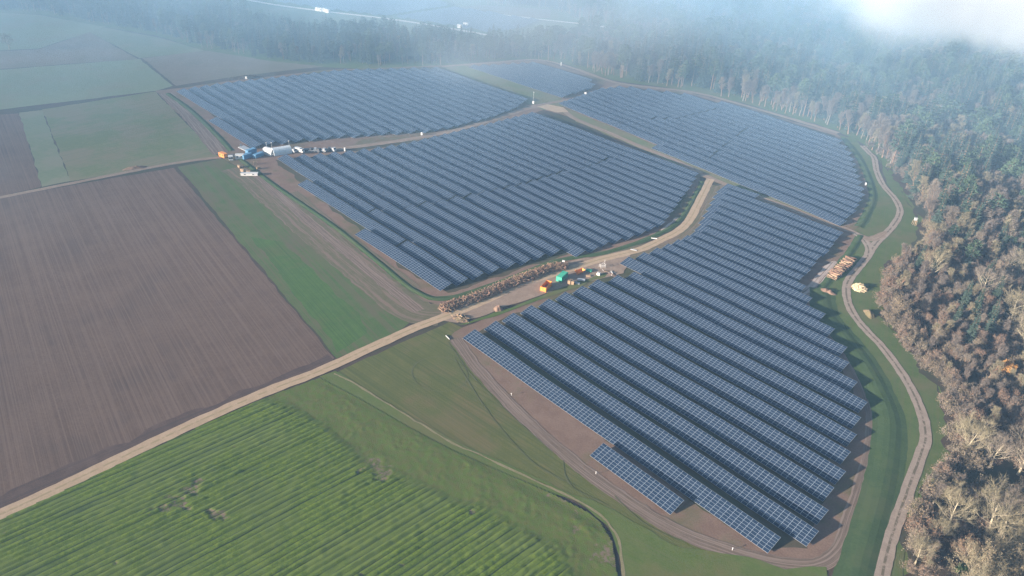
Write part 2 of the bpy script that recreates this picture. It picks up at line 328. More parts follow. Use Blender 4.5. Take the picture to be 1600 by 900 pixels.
sheet('yard_turf', [(848,462),(900,442),(935,430),(950,426),(945,433),(905,448),(850,466),(800,486),(730,508),(715,508),(770,490)], GRASS, amp=.8)
ribbon('field_road', [(-200,892),(0,805),(120,749),(235,694),(345,643),(430,607),(500,580),(594,537),(640,516),(687,498),(734,480),(775,462),(812,444),(850,433),(890,421),(937,406),(1000,390),(1033,375),(1060,361),(1077,344),(1091,318),(1101,298),(1110,280)], 4.6, SAND)
ribbon('gravel_track', [(1347,228),(1357,238),(1366,248),(1370,269),(1381,291),(1400,314),(1406,333),(1393,356),(1370,379),(1355,401),(1340,420),(1326,438),(1322,455),(1326,476),(1338,498),(1355,518),(1378,542),(1409,584),(1435,633),(1446,678),(1439,709),(1418,767),(1396,829),(1382,880),(1374,930),(1366,990)], 3.7, GRAVEL)
ribbon('gravel_branch', [(1335,364),(1350,376),(1357,390),(1355,402)], 3.4, GRAVEL)
ribbon('soil_apron', [(1342,366),(1362,374),(1385,362)], 5, SAND2, amp=.8, taper=True)
FARROAD = track_mat('pale_chalk_road', rgb(.50,.46,.40), rgb(.58,.54,.48))
# far fields beyond the belt of trees
sheet('far_meadow', [(330,-30),(414,4),(500,18),(610,29),(700,45),(766,57),(700,70),(560,65),(440,58),(380,30),(330,10)], M_far_a)
sheet('far_meadow', [(640,-30),(720,11),(750,11),(765,-30)], M_far_d)
sheet('far_stubble', [(700,12),(755,8),(860,15),(860,29),(800,26),(750,18)], M_far_b)
sheet('far_meadow', [(766,57),(800,30),(850,31),(955,41),(975,49),(968,56),(880,66),(820,68)], M_far_a)
ribbon('far_road', [(330,-12),(414,5),(500,17),(610,30),(700,44),(767,56)], 6, FARROAD)
ribbon('far_road', [(740,18),(800,25),(850,31),(905,37),(950,43),(967,47),(975,52)], 5, FARROAD)

# ------------------------------------------------------------------ leafy crop in the lower left: real furrowed relief
def crop_relief():
    P = [G(*q) for q in [(-120,868),(0,814),(235,703),(345,652),(430,616),(500,590),(560,622),(640,668),(700,700),(760,727),(860,770),(915,798),(940,818),(958,848),(966,900),(968,980),(600,1080),(-120,1080)]]
    global SHEETS
    SHEETS += 1
    poly = np.array([(p.x, p.y) for p in P]); x0, y0 = poly.min(0); x1, y1 = poly.max(0); st = .42
    xs = np.arange(x0, x1, st); ys = np.arange(y0, y1, st); X, Y = np.meshgrid(xs, ys)
    ins = np.zeros(X.shape, bool)
    for i in range(len(poly)):
        ax, ay = poly[i]; bx, by = poly[i-1]
        c = ((ay > Y) != (by > Y)) & (X < (bx-ax)*(Y-ay)/((by-ay) if by != ay else 1e-9)+ax); ins ^= c
    rng = np.random.default_rng(3)
    def vnoise(scale, seed):
        g = np.random.default_rng(seed).random((400, 400)); u = X/scale+150; v = Y/scale+150
        iu = np.floor(u).astype(int); iv = np.floor(v).astype(int); fu = u-iu; fv = v-iv; fu = fu*fu*(3-2*fu); fv = fv*fv*(3-2*fv)
        g4 = lambda a, b: g[a % 400, b % 400]
        return (g4(iu,iv)*(1-fu)+g4(iu+1,iv)*fu)*(1-fv)+(g4(iu,iv+1)*(1-fu)+g4(iu+1,iv+1)*fu)*fv
    ca, sa = math.cos(ROADDIR), math.sin(ROADDIR)
    t = -X*sa+Y*ca; al = X*ca+Y*sa
    n1 = vnoise(14, 1); n2 = vnoise(5, 2); n3 = vnoise(1.1, 4); n4 = vnoise(40, 5)
    ph = t+.5*n1+.25*n2
    # distance to the headland side (the right border of the field)
    b0 = np.array(G(500,590)[:2]); b1 = np.array(G(760,727)[:2]); b2 = np.array(G(940,818)[:2])
    def dist(a, b):
        d = (b-a)/np.linalg.norm(b-a); return np.abs((X-a[0])*d[1]-(Y-a[1])*d[0])
    dd = np.minimum(dist(b0, b1), dist(b1, b2)+0)
    rp = ph/1.85; ri = np.floor(rp).astype(int); fr = rp-ri; r1 = np.random.default_rng(21).random(900)
    rh = r1[ri % 900]; rh = np.where(rh < .06, .4, .75+.25*rh); rows = (1-np.abs(2*fr-1)**5)*rh
    wheel = np.clip(np.cos(2*np.pi*ph/8.96)*5-4, 0, 1)*(vnoise(26,9) > .25)
    edge = np.clip((dd-7-9*vnoise(11,12)-5*n4)/5, 0, 1)
    hr = rows*(.5+.2*n2+.3*n3+.2*vnoise(2.3,11))*(1-.35*wheel)
    hd = .10+.28*n3*n2+.15*vnoise(2.3,11)*n2
    lush = np.clip(.65+.9*(n4-.4)+.5*(n1-.5), .25, 1.2)
    H = (hr*edge+hd*(1-edge))*lush
    H = H*np.clip(dd/2.5, 0, 1)
    n5 = vnoise(2.3, 31); n6 = vnoise(7, 32)
    bare = (n1*.35+n4*.2+n2*.15+n6*.2+n5*.15+n3*.08 > .815)
    bare |= ((n6*.5+n2*.25+n5*.25) > .93)
    H = np.where(bare, H*.55, H)
    Z = .003*SHEETS+.004+H*.55
    idx = -np.ones(X.shape, int); idx[ins] = np.arange(ins.sum())
    q = ins[:-1,:-1] & ins[1:,:-1] & ins[:-1,1:] & ins[1:,1:]
    F = np.stack([idx[:-1,:-1][q], idx[:-1,1:][q], idx[1:,1:][q], idx[1:,:-1][q]], 1)
    V = np.stack([X[ins], Y[ins], Z[ins]], 1)
    me = bpy.data.meshes.new('leafy_crop'); me.vertices.add(len(V)); me.vertices.foreach_set('co', V.ravel())
    me.loops.add(F.size); me.loops.foreach_set('vertex_index', F.ravel()); me.polygons.add(len(F))
    me.polygons.foreach_set('loop_start', np.arange(0, F.size, 4)); me.polygons.foreach_set('loop_total', np.full(len(F), 4)); me.update()
    at = me.attributes.new('h', 'FLOAT', 'POINT'); at.data.foreach_set('value', H[ins].astype('f'))
    at = me.attributes.new('bare', 'FLOAT', 'POINT'); at.data.foreach_set('value', bare[ins].astype('f'))
    at = me.attributes.new('ph', 'FLOAT', 'POINT'); at.data.foreach_set('value', (ph+1000*1.85)[ins].astype('f'))
    at = me.attributes.new('edge', 'FLOAT', 'POINT'); at.data.foreach_set('value', edge[ins].astype('f'))
    s = NT('leafy_crop'); p = s.pos()
    A = lambda n: s.n('ShaderNodeAttribute', attribute_name=n).outputs['Fac']
    c = s.mix(s.ramp(s.noise(p, 1.3, 3, .7), .4, .6), rgb(.060,.100,.010), rgb(.096,.138,.015))
    c = s.mix(s.ramp(s.noise(p, .07, 4, .6), .42, .62), c, rgb(.086,.122,.022))
    c2 = s.mix(s.ramp(s.noise(p, .5, 4, .7), .4, .6), rgb(.082,.092,.024), rgb(.070,.106,.018))
    c = s.mix(A('edge'), c2, c)
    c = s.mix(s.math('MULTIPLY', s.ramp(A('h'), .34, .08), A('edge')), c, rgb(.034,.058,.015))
    c = s.mix(s.math('MULTIPLY', A('bare'), s.ramp(s.noise(p, 1.1, 4, .7), .40, .62)), c, rgb(.140,.105,.080))
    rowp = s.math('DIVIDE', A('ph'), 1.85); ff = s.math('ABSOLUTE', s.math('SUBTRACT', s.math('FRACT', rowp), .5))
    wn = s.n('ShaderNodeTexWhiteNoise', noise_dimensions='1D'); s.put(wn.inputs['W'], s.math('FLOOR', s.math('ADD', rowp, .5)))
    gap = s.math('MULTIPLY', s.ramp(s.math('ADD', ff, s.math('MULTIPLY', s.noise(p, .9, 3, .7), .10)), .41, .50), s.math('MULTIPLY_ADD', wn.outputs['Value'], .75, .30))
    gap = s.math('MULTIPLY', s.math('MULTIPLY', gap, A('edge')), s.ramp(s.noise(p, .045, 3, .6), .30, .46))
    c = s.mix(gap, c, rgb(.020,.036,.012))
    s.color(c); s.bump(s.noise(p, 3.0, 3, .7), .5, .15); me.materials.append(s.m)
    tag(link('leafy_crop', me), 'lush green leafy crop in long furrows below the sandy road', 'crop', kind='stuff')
crop_relief()

# ------------------------------------------------------------------ solar rows
TILT = R(14.6); SW = 6.3; HC = SW*math.cos(TILT); HS = SW*math.sin(TILT); MODL = 1.72; Z0 = .55
def wave(x, y): return .20*math.sin(x/29+y/47)+.13*math.sin(x/12.3-y/33+1.3)+.05*math.sin(x/5.1+y)
def panel_material():
    s = NT('photovoltaic_glass', .16, .38)
    uv = s.n('ShaderNodeUVMap'); sx = s.n('ShaderNodeSeparateXYZ'); s.t.links.new(uv.outputs[0], sx.inputs[0])
    u, v = sx.outputs[0], sx.outputs[1]
    def edge(x, wdt):
        f = s.math('FRACT', x); d = s.math('MINIMUM', f, s.math('SUBTRACT', 1.0, f)); return s.math('LESS_THAN', d, wdt)
    line = s.math('MAXIMUM', edge(u, .030), edge(v, .042))
    fl = s.n('ShaderNodeCombineXYZ'); s.put(fl.inputs[0], s.math('FLOOR', u)); s.put(fl.inputs[1], s.math('FLOOR', v))
    oi = s.n('ShaderNodeObjectInfo'); s.put(fl.inputs[2], s.math('MULTIPLY', oi.outputs['Random'], 100.0))
    wn = s.n('ShaderNodeTexWhiteNoise', noise_dimensions='3D'); s.t.links.new(fl.outputs[0], wn.inputs[0])
    cell = s.mix(wn.outputs['Value'], rgb(.010,.021,.044), rgb(.016,.030,.058))
    c = s.mix(line, cell, rgb(.18,.22,.27)); s.color(c)
    s.put(s.b.inputs['Roughness'], s.math('ADD', s.math('MULTIPLY', line, .3), .16))
    # each module sits a touch differently, so reflections vary from one to the next
    nm = s.n('ShaderNodeNewGeometry'); vm = s.n('ShaderNodeVectorMath', operation='SUBTRACT'); s.t.links.new(wn.outputs['Color'], vm.inputs[0]); vm.inputs[1].default_value = (.5,.5,.5)
    sc = s.n('ShaderNodeVectorMath', operation='SCALE'); s.t.links.new(vm.outputs[0], sc.inputs[0]); sc.inputs['Scale'].default_value = .03
    ad = s.n('ShaderNodeVectorMath', operation='ADD'); s.t.links.new(nm.outputs['Normal'], ad.inputs[0]); s.t.links.new(sc.outputs[0], ad.inputs[1])
    nn = s.n('ShaderNodeVectorMath', operation='NORMALIZE'); s.t.links.new(ad.outputs[0], nn.inputs[0]); s.t.links.new(nn.outputs[0], s.b.inputs['Normal'])
    return s.m
PV = panel_material()
def metal(name, c, rough=.45, met=.6):
    s = NT(name, rough, .5); s.b.inputs['Metallic'].default_value = met
    s.color(s.mix(s.ramp(s.noise(s.pos(), 1.5, 3, .6), .3, .7), c, tuple(x*.8 for x in c[:3])+(1,))); return s.m
STEEL = metal('galvanised_steel', rgb(.42,.44,.46)); BACK = metal('panel_backsheet', rgb(.20,.21,.23), .6, 0)
def bent_mesh():
    m = MB()
    m.bar((0, 1.3, -1.3), (0, 1.3, Z0+HS*1.3/HC-.15), .06, n=4); m.bar((0, 4.7, -1.3), (0, 4.7, Z0+HS*4.7/HC-.15), .06, n=4)
    m.bar((0, .3, Z0+HS*.3/HC-.12), (0, HC-.3, Z0+HS*(HC-.3)/HC-.12), .05, n=4); m.bar((0, 1.3, .1), (0, 3.0, Z0+HS*3.0/HC-.15), .035, n=4)
    return m.mesh('support_post', STEEL)
BENT = bent_mesh()
NROWS = 0
def table(xl, xr, yf, slope, label, group, bents):
    """one row of modules: six landscape modules deep, a whole number of modules long"""
    global NROWS
    NROWS += 1
    L = max(4, round((xr-xl)/MODL/math.cos(math.atan(slope))))*MODL; ang = math.atan(slope); x0 = xl; y0 = yf
    root = empty('solar_row', (x0, y0, 0), ang, label, 'solar panels', group)
    n = max(2, int(L/(MODL*3))); xs = [L*i/n for i in range(n+1)]
    th = .05; vs = []; fs = []; uvs = []
    zz = [wave(x0+x, y0) for x in xs]
    for x, z in zip(xs, zz): vs += [(x, 0, Z0+z), (x, HC, Z0+HS+z)]
    for i in range(n): a = i*2; fs.append((a, a+2, a+3, a+1))
    me = bpy.data.meshes.new('panel_surface'); me.from_pydata(vs, [], fs)
    ul = me.uv_layers.new(name='UVMap'); uv = []
    for f in fs:
        for k in f: uv += [vs[k][0]/MODL, 0.0 if k % 2 == 0 else 6.0]
    ul.data.foreach_set('uv', uv); me.materials.append(PV); me.update(); link('panel_surface', me, root)
    m = MB(); e = .015   # aluminium tray under the glass with its rim
    vs = []; 
    for x, z in zip(xs, zz): vs += [(x, 0, Z0+z-e), (x, HC, Z0+HS+z-e), (x, HC, Z0+HS+z-e-th), (x, 0, Z0+z-e-th)]
    fs = [(i*4+j, i*4+(j+1) % 4, i*4+4+(j+1) % 4, i*4+4+j) for i in range(n) for j in range(4)]+[(0,3,2,1), (n*4, n*4+1, n*4+2, n*4+3)]
    m.add(vs, fs)
    for yy in (1.2, 2.9, 4.6):
        zc = Z0+HS*yy/HC-.1
        vs = []
        for x, z in zip(xs, zz): vs += [(x, yy-.05, zc+z-.1), (x, yy+.05, zc+z-.1), (x, yy+.05, zc+z), (x, yy-.05, zc+z)]
        m.add(vs, [(i*4+j, i*4+4+j, i*4+4+(j+1) % 4, i*4+(j+1) % 4) for i in range(n) for j in range(4)])
    m.build('mounting_frame', BACK, root)
    nb = max(2, int(L/6.88)+1); bx = [.8+(L-1.6)*i/(nb-1) for i in range(nb)]
    if bents == 'ends': bx = bx[:2]+bx[-2:] if nb > 4 else bx
    if bents:
        for x in bx: link('support_post', BENT, root, (x, 0, wave(x0+x, y0)))
    return root
def interp(P, y):
    P = sorted(P, key=lambda p: p[1])
    if y <= P[0][1]: return P[0][0]
    for a, b in zip(P, P[1:]):
        if a[1] <= y <= b[1]: return a[0]+(b[0]-a[0])*(y-a[1])/max(1e-6, b[1]-a[1])
    return P[-1][0]
UN = 'zeroth first second third fourth fifth sixth seventh eighth ninth tenth eleventh twelfth thirteenth fourteenth fifteenth sixteenth seventeenth eighteenth nineteenth'.split()
TE = {2:'twenty', 3:'thirty', 4:'forty'}
def ordn(n):
    if n < 20: return UN[n]
    return {2:'twentieth', 3:'thirtieth', 4:'fortieth'}[n//10] if n % 10 == 0 else TE[n//10]+' '+UN[n % 10]
# near right array: the row lines were measured one by one (top edge, right end)
FGR = [(-48.7,152.1),(-42.0,162.3),(-43.6,171.8),(-47.1,181.4),(-49.0,190.8),(-52.3,200.3),(-54.3,209.8),(-57.8,219.2),(-59.8,229.1),(-67.1,237.5),(-74.4,246.8),(-80.5,256.0),(-90.1,264.8),(-97.2,272.5),(-106.4,280.0),(-114.8,287.4),(-118.8,295.0),(-119.7,303.6),(-121.7,312.0),(-123.8,320.6),(-125.3,329.3),(-127.0,338.2),(-129.2,346.6),(-130.7,354.7)]
FGL = [(-178.9,151.2),(-178.2,160.7),(-178.5,170.8),(-178.3,180.4),(-177.5,189.5),(-177.2,199.0),(-176.3,207.9),(-176.0,216.2),(-175.4,224.3),(-171.0,233),(-170.0,239),(-180.6,242),(-181.3,247.0),(-179.7,255.4),(-178.7,266.3),(-177.9,275.1),(-177.7,283.2),(-177.6,291.5),(-178.3,297.9),(-181.6,305.8),(-186.2,316.4),(-191.0,327.6),(-195.3,337.5),(-199.8,347.8),(-203.7,358.1)]
g1 = 'rows of the near right solar array'
table(-104.5, -73.3, 136.6, 0, 'short detached row of panels in front of the near right array, lowest in the photo', g1, 'all')
for i, (xr, yt) in enumerate(FGR):
    table(interp(FGL, yt), xr, yt-HC, 0, ('very long front row of blue panels' if i == 0 else f'{ordn(i+1)} long row of blue panels')+' from the front of the near right array', g1, 'all')
table(-204, -184, 362.6-HC, 0, 'short last row of panels at the far left corner of the near right array', g1, 'all')
# middle array
MIDR = [(-212.2,166.8),(-210.8,174.8),(-210.6,183.5),(-209.9,192.1),(-208.9,200.6),(-207.4,208.9),(-206.9,217.4),(-205.5,226.0),(-197.8,235.0),(-196.8,243.3),(-197.2,251.5),(-195.9,259.3),(-194.4,267.1),(-193.9,275.2),(-194.1,283.3),(-194.0,291.0),(-197.1,298.8),(-200.2,306.6),(-203.5,314.6),(-206.7,322.6),(-210.1,330.5),(-213,338.6),(-216.5,346.6),(-220,354.6),(-224,362.8)]
MIDL = [(-391.5,181),(-382.4,197.7),(-374.2,222.5),(-369,245),(-367.3,260.3),(-367.2,318.8),(-368.6,365.4)]
GAP = [(-296.2,177.8),(-288.0,203.2),(-279.7,235.4),(-275.4,266.8),(-273.9,296.6),(-272.2,311.0),(-272.9,364.8)]
g2 = 'rows of the middle solar array'
for i, (xr, yt) in enumerate(MIDR):
    xl = {0: -279, 1: -350, 2: -390.6}.get(i, interp(MIDL, yt))
    gx = {0: None, 1: -255}.get(i, interp(GAP, yt))
    a = 'front' if i == 0 else ordn(i+1)
    if gx is None: table(xl, xr, yt-HC, 0, 'front row of panels of the middle array beside the brush heap', g2, 'all'); continue
    gx = xr-round((xr-gx)/MODL)*MODL
    table(xl, gx-.9, yt-HC, 0, f'left length of the {a} row of panels from the front of the middle array', g2, 'all')
    table(gx, xr, yt-HC, 0, f'right length of the {a} row of panels from the front of the middle array', g2, 'all')
# far left array
TLL = [(-557,183),(-558,219),(-555,243),(-545,311),(-507,386)]; TLR = [(-415.4,182),(-414.3,187.6),(-401.6,230.6),(-385.2,269.6),(-377,285),(-377,330),(-383.4,362.7),(-394,384)]
g3 = 'rows of the far left solar array'
k = 0; yt = 180.0
while yt < 388:
    k += 1; xl = {1: -480}.get(k, interp(TLL, yt)); table(xl, interp(TLR, yt), yt-HC, 0, f'{ordn(k)} row of hazy blue panels from the front of the far left array', g3, 'ends'); yt += 8.45
# far middle array
k = 0; yt = 416.0
while yt < 474:
    k += 1; table(interp([(-501,408),(-478,467),(-452,478)], yt), interp([(-383,407),(-392,470)], yt)-(0 if yt < 455 else (yt-455)*1.0), yt-HC, 0, f'{ordn(k)} row from the front of the small hazy array below the far wood', 'rows of the small far array', 'ends'); yt += 8.5
# far right array, rows turned a few degrees
SL = -.10; TRR = [(-136.6,367.9),(-137.6,377.1),(-140.2,390.0),(-143.8,405.3),(-147.2,415.8),(-156.1,430.9),(-167.8,449.6),(-180.5,470.0),(-195.4,490.8),(-208.4,504.0)]
TRT = [(-208.4,504.0),(-248.2,506.5),(-287.0,508.1),(-331.5,503.9),(-378.6,476.6),(-383.7,454.9),(-374.8,401.5),(-365.3,395.1)]
TRP = TRR+TRT[1:]
def cross_poly(P, y0, sl, xr0=-137):
    out = []
    for i in range(len(P)):
        a = P[i]; b = P[(i+1) % len(P)]; fa = a[1]-(y0+sl*(a[0]-xr0)); fb = b[1]-(y0+sl*(b[0]-xr0))
        if fa*fb < 0: t = fa/(fa-fb); out.append(a[0]+(b[0]-a[0])*t)
    return (min(out), max(out)) if len(out) > 1 else None
G1 = [(-232,378),(-250,440),(-265,500)]; G2 = [(-330,392),(-300,440),(-296,505)]
k = 0; y0 = 370.5
while y0 < 540:
    c = cross_poly(TRP, y0, SL)
    if c and c[1]-c[0] > 12:
        k += 1; yf = lambda x: y0+SL*(x+137)-HC
        cuts = []
        for GG, lo, hi in ((G1, 2, 11), (G2, 6, 13)):
            gx = interp(GG, y0+SL*(-110))
            if lo <= k <= hi and c[0]+20 < gx < c[1]-20: cuts.append(gx)
        cuts.sort(); seg = [c[0]]+[v for g in cuts for v in (g, g+.9)]+[c[1]]
        names = ['whole length'] if len(seg) == 2 else (['left length', 'right length'] if len(seg) == 4 else ['left length', 'middle length', 'right length'])
        for j in range(0, len(seg), 2):
            table(seg[j], seg[j+1], yf(seg[j]), SL, f'{names[j//2]} of the {ordn(k)} row from the front of the far right array', 'rows of the far right solar array', 'ends')
    y0 += 8.5
# distant arrays beyond the belt of trees
def far_array(px, word, group):
    P = [tuple(G(*q)[:2]) for q in px]; ys = [p[1] for p in P]; y = min(ys)+5; k = 0
    while y < max(ys)-3:
        c = cross_poly(P, y, 0)
        if c and c[1]-c[0] > 8 and (pix(c[1], y)[1] > -12 or pix(c[0], y)[1] > -12):
            k += 1; table(c[0], c[1], y, 0, f'{ordn(k)} faint row from the left in the distant array {word}', group, None)
        y += 8.5
far_array([(400,-14),(432,4),(512,16),(598,26),(640,19),(700,10),(640,-14)], 'behind the white boxes', 'rows of the distant left array')
far_array([(614,27),(700,41),(764,52),(815,44),(838,33),(795,27),(748,19),(704,13)], 'right of the thin dark seam', 'rows of the distant right array')

# ------------------------------------------------------------------ trees
def bark(name, c1, c2):
    s = NT(name, .9, .1); oi = s.n('ShaderNodeObjectInfo')
    s.color(s.mix(s.math('ADD', s.math('MULTIPLY', s.noise(s.pos(), 1.2, 3, .6), .5), s.math('MULTIPLY', oi.outputs['Random'], .5)), c1, c2)); return s.m
def leafm(name, c1, c2, c3=None):
    s = NT(name, .8, .15); oi = s.n('ShaderNodeObjectInfo')
    c = s.mix(s.ramp(s.noise(s.pos(), .8, 3, .6), .35, .65), c1, c2)
    if c3: c = s.mix(oi.outputs['Random'], c, c3)
    s.color(c); return s.m
B_GREY = bark('grey_bark', rgb(.12,.104,.088), rgb(.19,.165,.135)); B_OLIVE = bark('lichened_bark', rgb(.14,.128,.088), rgb(.205,.185,.125))
B_PURP = bark('birch_twig_bark', rgb(.098,.084,.076), rgb(.150,.130,.112)); B_WHITE = bark('pale_bark', rgb(.42,.39,.34), rgb(.34,.30,.26)); B_DARK = bark('conifer_bark', rgb(.14,.09,.06), rgb(.20,.13,.09))
L_RUST = leafm('russet_leaves', rgb(.160,.096,.062), rgb(.190,.120,.078), rgb(.15,.112,.085)); L_TAN = leafm('tan_leaves', rgb(.19,.155,.10), rgb(.165,.13,.085), rgb(.15,.13,.09))
L_GOLD = leafm('golden_leaves', rgb(.36,.19,.06), rgb(.42,.24,.08))
L_SPRUCE = leafm('spruce_needles', rgb(.024,.042,.030), rgb(.038,.058,.040), rgb(.034,.053,.042)); L_PINE = leafm('pine_needles', rgb(.036,.062,.034), rgb(.052,.078,.042), rgb(.038,.064,.042))
L_BRIGHT = leafm('bright_needles', rgb(.06,.11,.035), rgb(.08,.13,.04))
class Tree:
    def __init__(s): s.t = MB(); s.c = MB(); s.cm = []
def grow(rng, h, crown_r, base=.25, n1=9, n2=5, n3=4, n4=4, twig=.05, leaves=0, leaf=.3, upright=.5, r0=None, tw_len=1.3, fork=True):
    """leafless tree: trunk, limbs, boughs, fine twigs; optional clinging leaves"""
    T = MB(); C = MB(); LF = MB(); r0 = r0 or h*.018
    pts = [Vector((0,0,0))]; d = Vector((0,0,1))
    k = 6
    for i in range(k):
        d = (d+Vector((rng.uniform(-.12,.12), rng.uniform(-.12,.12), 0))).normalized(); pts.append(pts[-1]+d*(h*.82/k))
    for i in range(k): T.bar(pts[i], pts[i+1], r0*(1-i/k*.85)*(1.25 if i == 0 else 1), r0*(1-(i+1)/k*.85), n=6, cap=False)
    def at(t):
        x = t*k; i = min(int(x), k-1); return pts[i].lerp(pts[i+1], x-i)
    def dirv(par, spread, up):
        v = Vector((rng.gauss(0,1), rng.gauss(0,1), rng.gauss(0,.6))); v -= v.dot(par)*par; v = v.normalized() if v.length > 0 else Vector((1,0,0))
        return (par*math.cos(spread)+v*math.sin(spread)+Vector((0,0,up))).normalized()
    def tri(p, d, L, wd, M):
        q = d.cross(Vector((rng.uniform(-1,1), rng.uniform(-1,1), rng.uniform(-1,1)))); q = q.normalized()*wd if q.length > 1e-3 else Vector((wd,0,0))
        M.add([p-q, p+q, p+d*L], [(0,1,2)])
    for a in range(n1):
        t = base+(1-base)*(a+rng.random())/n1; p = at(min(t, .99)); az = a*2.4+rng.uniform(-.5,.5)
        el = (upright+.5*t)*rng.uniform(.7,1.2)
        d1 = Vector((math.cos(az)*math.cos(el), math.sin(az)*math.cos(el), math.sin(el)))
        prof = math.sin(math.pi*min(1, max(.08, (t-base)/(1-base)*.8+.22)))**.6
        L1 = crown_r*prof*rng.uniform(.8,1.15); rr = r0*.42*(1.1-t)
        p1 = p+d1*L1*.5; d1b = (d1+Vector((0,0,.3))).normalized(); p2 = p1+d1b*L1*.5
        T.bar(p, p1, rr, rr*.7, n=4, cap=False); T.bar(p1, p2, rr*.7, rr*.3, n=4, cap=False)
        for b in range(n2):
            s = .25+.75*(b+rng.random())/n2; q = p.lerp(p1, s*2) if s < .5 else p1.lerp(p2, s*2-1)
            d2 = dirv(d1b, rng.uniform(.5,.9), .25); L2 = L1*.5*rng.uniform(.7,1.2)*(1.15-.5*s); e = q+d2*L2
            T.bar(q, e, rr*.35, rr*.15, n=3, cap=False)
            for c in range(n3):
                u = .3+.7*(c+rng.random())/n3; f = q.lerp(e, u); d3 = dirv(d2, rng.uniform(.4,.9), .3); L3 = L2*.5*rng.uniform(.7,1.2); g = f+d3*L3
                tri(f, d3, L3, twig*1.4, C)
                for w_ in range(n4):
                    x = f.lerp(g, rng.uniform(.2, 1)); d4 = dirv(d3, rng.uniform(.3,.9), .35); tri(x, d4, tw_len*rng.uniform(.6,1.2), twig, C)
                    for _ in range(leaves):
                        y = x+d4*rng.uniform(0, tw_len)+Vector((rng.gauss(0,.3), rng.gauss(0,.3), rng.gauss(0,.3))); dv = Vector((rng.gauss(0,1), rng.gauss(0,1), rng.gauss(0,1))).normalized(); tri(y, dv, leaf, leaf*.5, LF)
    return T, C, LF
def conifer(rng, h, r, levels=22, per=9, base=.12):
    T = MB(); C = MB(); T.bar((0,0,0), (0,0,h*.55), h*.014, h*.009, n=5, cap=False); T.bar((0,0,h*.55), (0,0,h), h*.009, .02, n=4, cap=False)
    for i in range(levels):
        t = base+(1-base)*(i+rng.uniform(-.3,.3))/levels; z = h*t; L = r*(1-t)**.8*rng.uniform(.75,1.15)+.25
        for j in range(per):
            az = 2*math.pi*(j+rng.random())/per; l = L*rng.uniform(.7,1.15); dr = -.25-.25*(1-t)+.35*t; d = Vector((math.cos(az), math.sin(az), dr)); s = Vector((-math.sin(az), math.cos(az), 0)); p = Vector((0,0,z+rng.uniform(-.2,.2)))
            wd = l*.22+.1; m = p+d*l*.55; e = p+d*l+Vector((0,0,l*.12)); dn = Vector((0,0,-wd*.6))
            C.add([p, m+s*wd+dn, e, m-s*wd+dn, m+Vector((0,0,.08))], [(0,1,4), (1,2,4), (2,3,4), (3,0,4)])
            for sg in (-1, 1):
                q = p+d*l*.45; e2 = q+(d*.6+s*sg*.8)*l*.42; C.add([q+Vector((0,0,.05)), q+d*l*.2, e2+dn*.6], [(0,1,2)])
    return T, C
def pine(rng, h, r, clumps=70):
    T = MB(); C = MB(); T.bar((0,0,0), (.2,0,h*.6), h*.013, h*.009, n=6, cap=False); T.bar((.2,0,h*.6), (0,.2,h*.96), h*.009, .04, n=5, cap=False)
    for i in range(clumps):
        t = rng.uniform(.55, 1); a = rng.uniform(0, 6.28); rr = r*math.sin(math.pi*min(.98, (t-.5)*1.7+.1))**.6*rng.uniform(.35,1)
        p = Vector((math.cos(a)*rr, math.sin(a)*rr, h*t-.25*rr)); C.bar((0,0,h*t-rr*.5), p, .05, .02, n=3, cap=False)
        for _ in range(12):
            d = Vector((rng.gauss(0,1), rng.gauss(0,1), abs(rng.gauss(0,.7)))).normalized(); s = d.cross(Vector((rng.random(), rng.random(), .3))).normalized()
            q = p+Vector((rng.gauss(0,.45), rng.gauss(0,.45), rng.gauss(0,.25))); C.add([q-s*.28, q+s*.28, q+d*.95], [(0,1,2)])
    return T, C
class Proto:
    def __init__(s, name, tm, cm):
        s.name = name; s.t = tm; s.c = cm
    def place(s, loc, rz, sc, label, cat, group):
        r = empty(s.name, loc, rz, label, cat, group, sc)
        link('trunk', s.t, r); link('crown', s.c, r); return r
    def joined(s):
        me = bpy.data.meshes.new('j'); nt_ = len(s.t.vertices); v = [tuple(a.co) for a in s.t.vertices]+[tuple(a.co) for a in s.c.vertices]
        f = [tuple(p.vertices) for p in s.t.polygons]+[tuple(i+nt_ for i in p.vertices) for p in s.c.polygons]
        me.from_pydata(v, [], f); k = len(s.t.materials)
        for m in list(s.t.materials)+list(s.c.materials): me.materials.append(m)
        me.polygons.foreach_set('material_index', [p.material_index for p in s.t.polygons]+[p.material_index+k for p in s.c.polygons]); me.update(); return me
def mk_dec(name, seed, b1, b2, lf=None, **kw):
    T, C, LF = grow(random.Random(seed), **kw); tm = T.mesh('trunk', b1)
    k = len(C.f); C.add(LF.v, LF.f); cm = C.mesh('crown', [b2, lf or b2]); cm.polygons.foreach_set('material_index', [0]*k+[1]*(len(C.f)-k)); return Proto(name, tm, cm)
def mk_con(name, fn, bm_, lm, seed, *a, **kw):
    T, C = fn(random.Random(seed), *a, **kw); return Proto(name, T.mesh('trunk', bm_), C.mesh('crown', lm))
B_LIMB = bark('pale_limb_bark', rgb(.23,.205,.15), rgb(.31,.28,.205))
OAKS = [mk_dec('bare_oak', 10+i, B_LIMB, B_GREY if i % 2 else B_OLIVE, h=15+i, crown_r=8, base=.22, n1=15, n2=8, n3=6, n4=5, twig=.026, r0=.42, upright=.5, tw_len=1.5) for i in range(4)]
OAKL = [mk_dec('bare_oak', 30+i, B_GREY, B_OLIVE, L_TAN if i else L_RUST, h=15, crown_r=7, base=.15, n1=14, n2=7, n3=5, n4=6, twig=.032, leaves=1, leaf=.30, upright=.5) for i in range(2)]
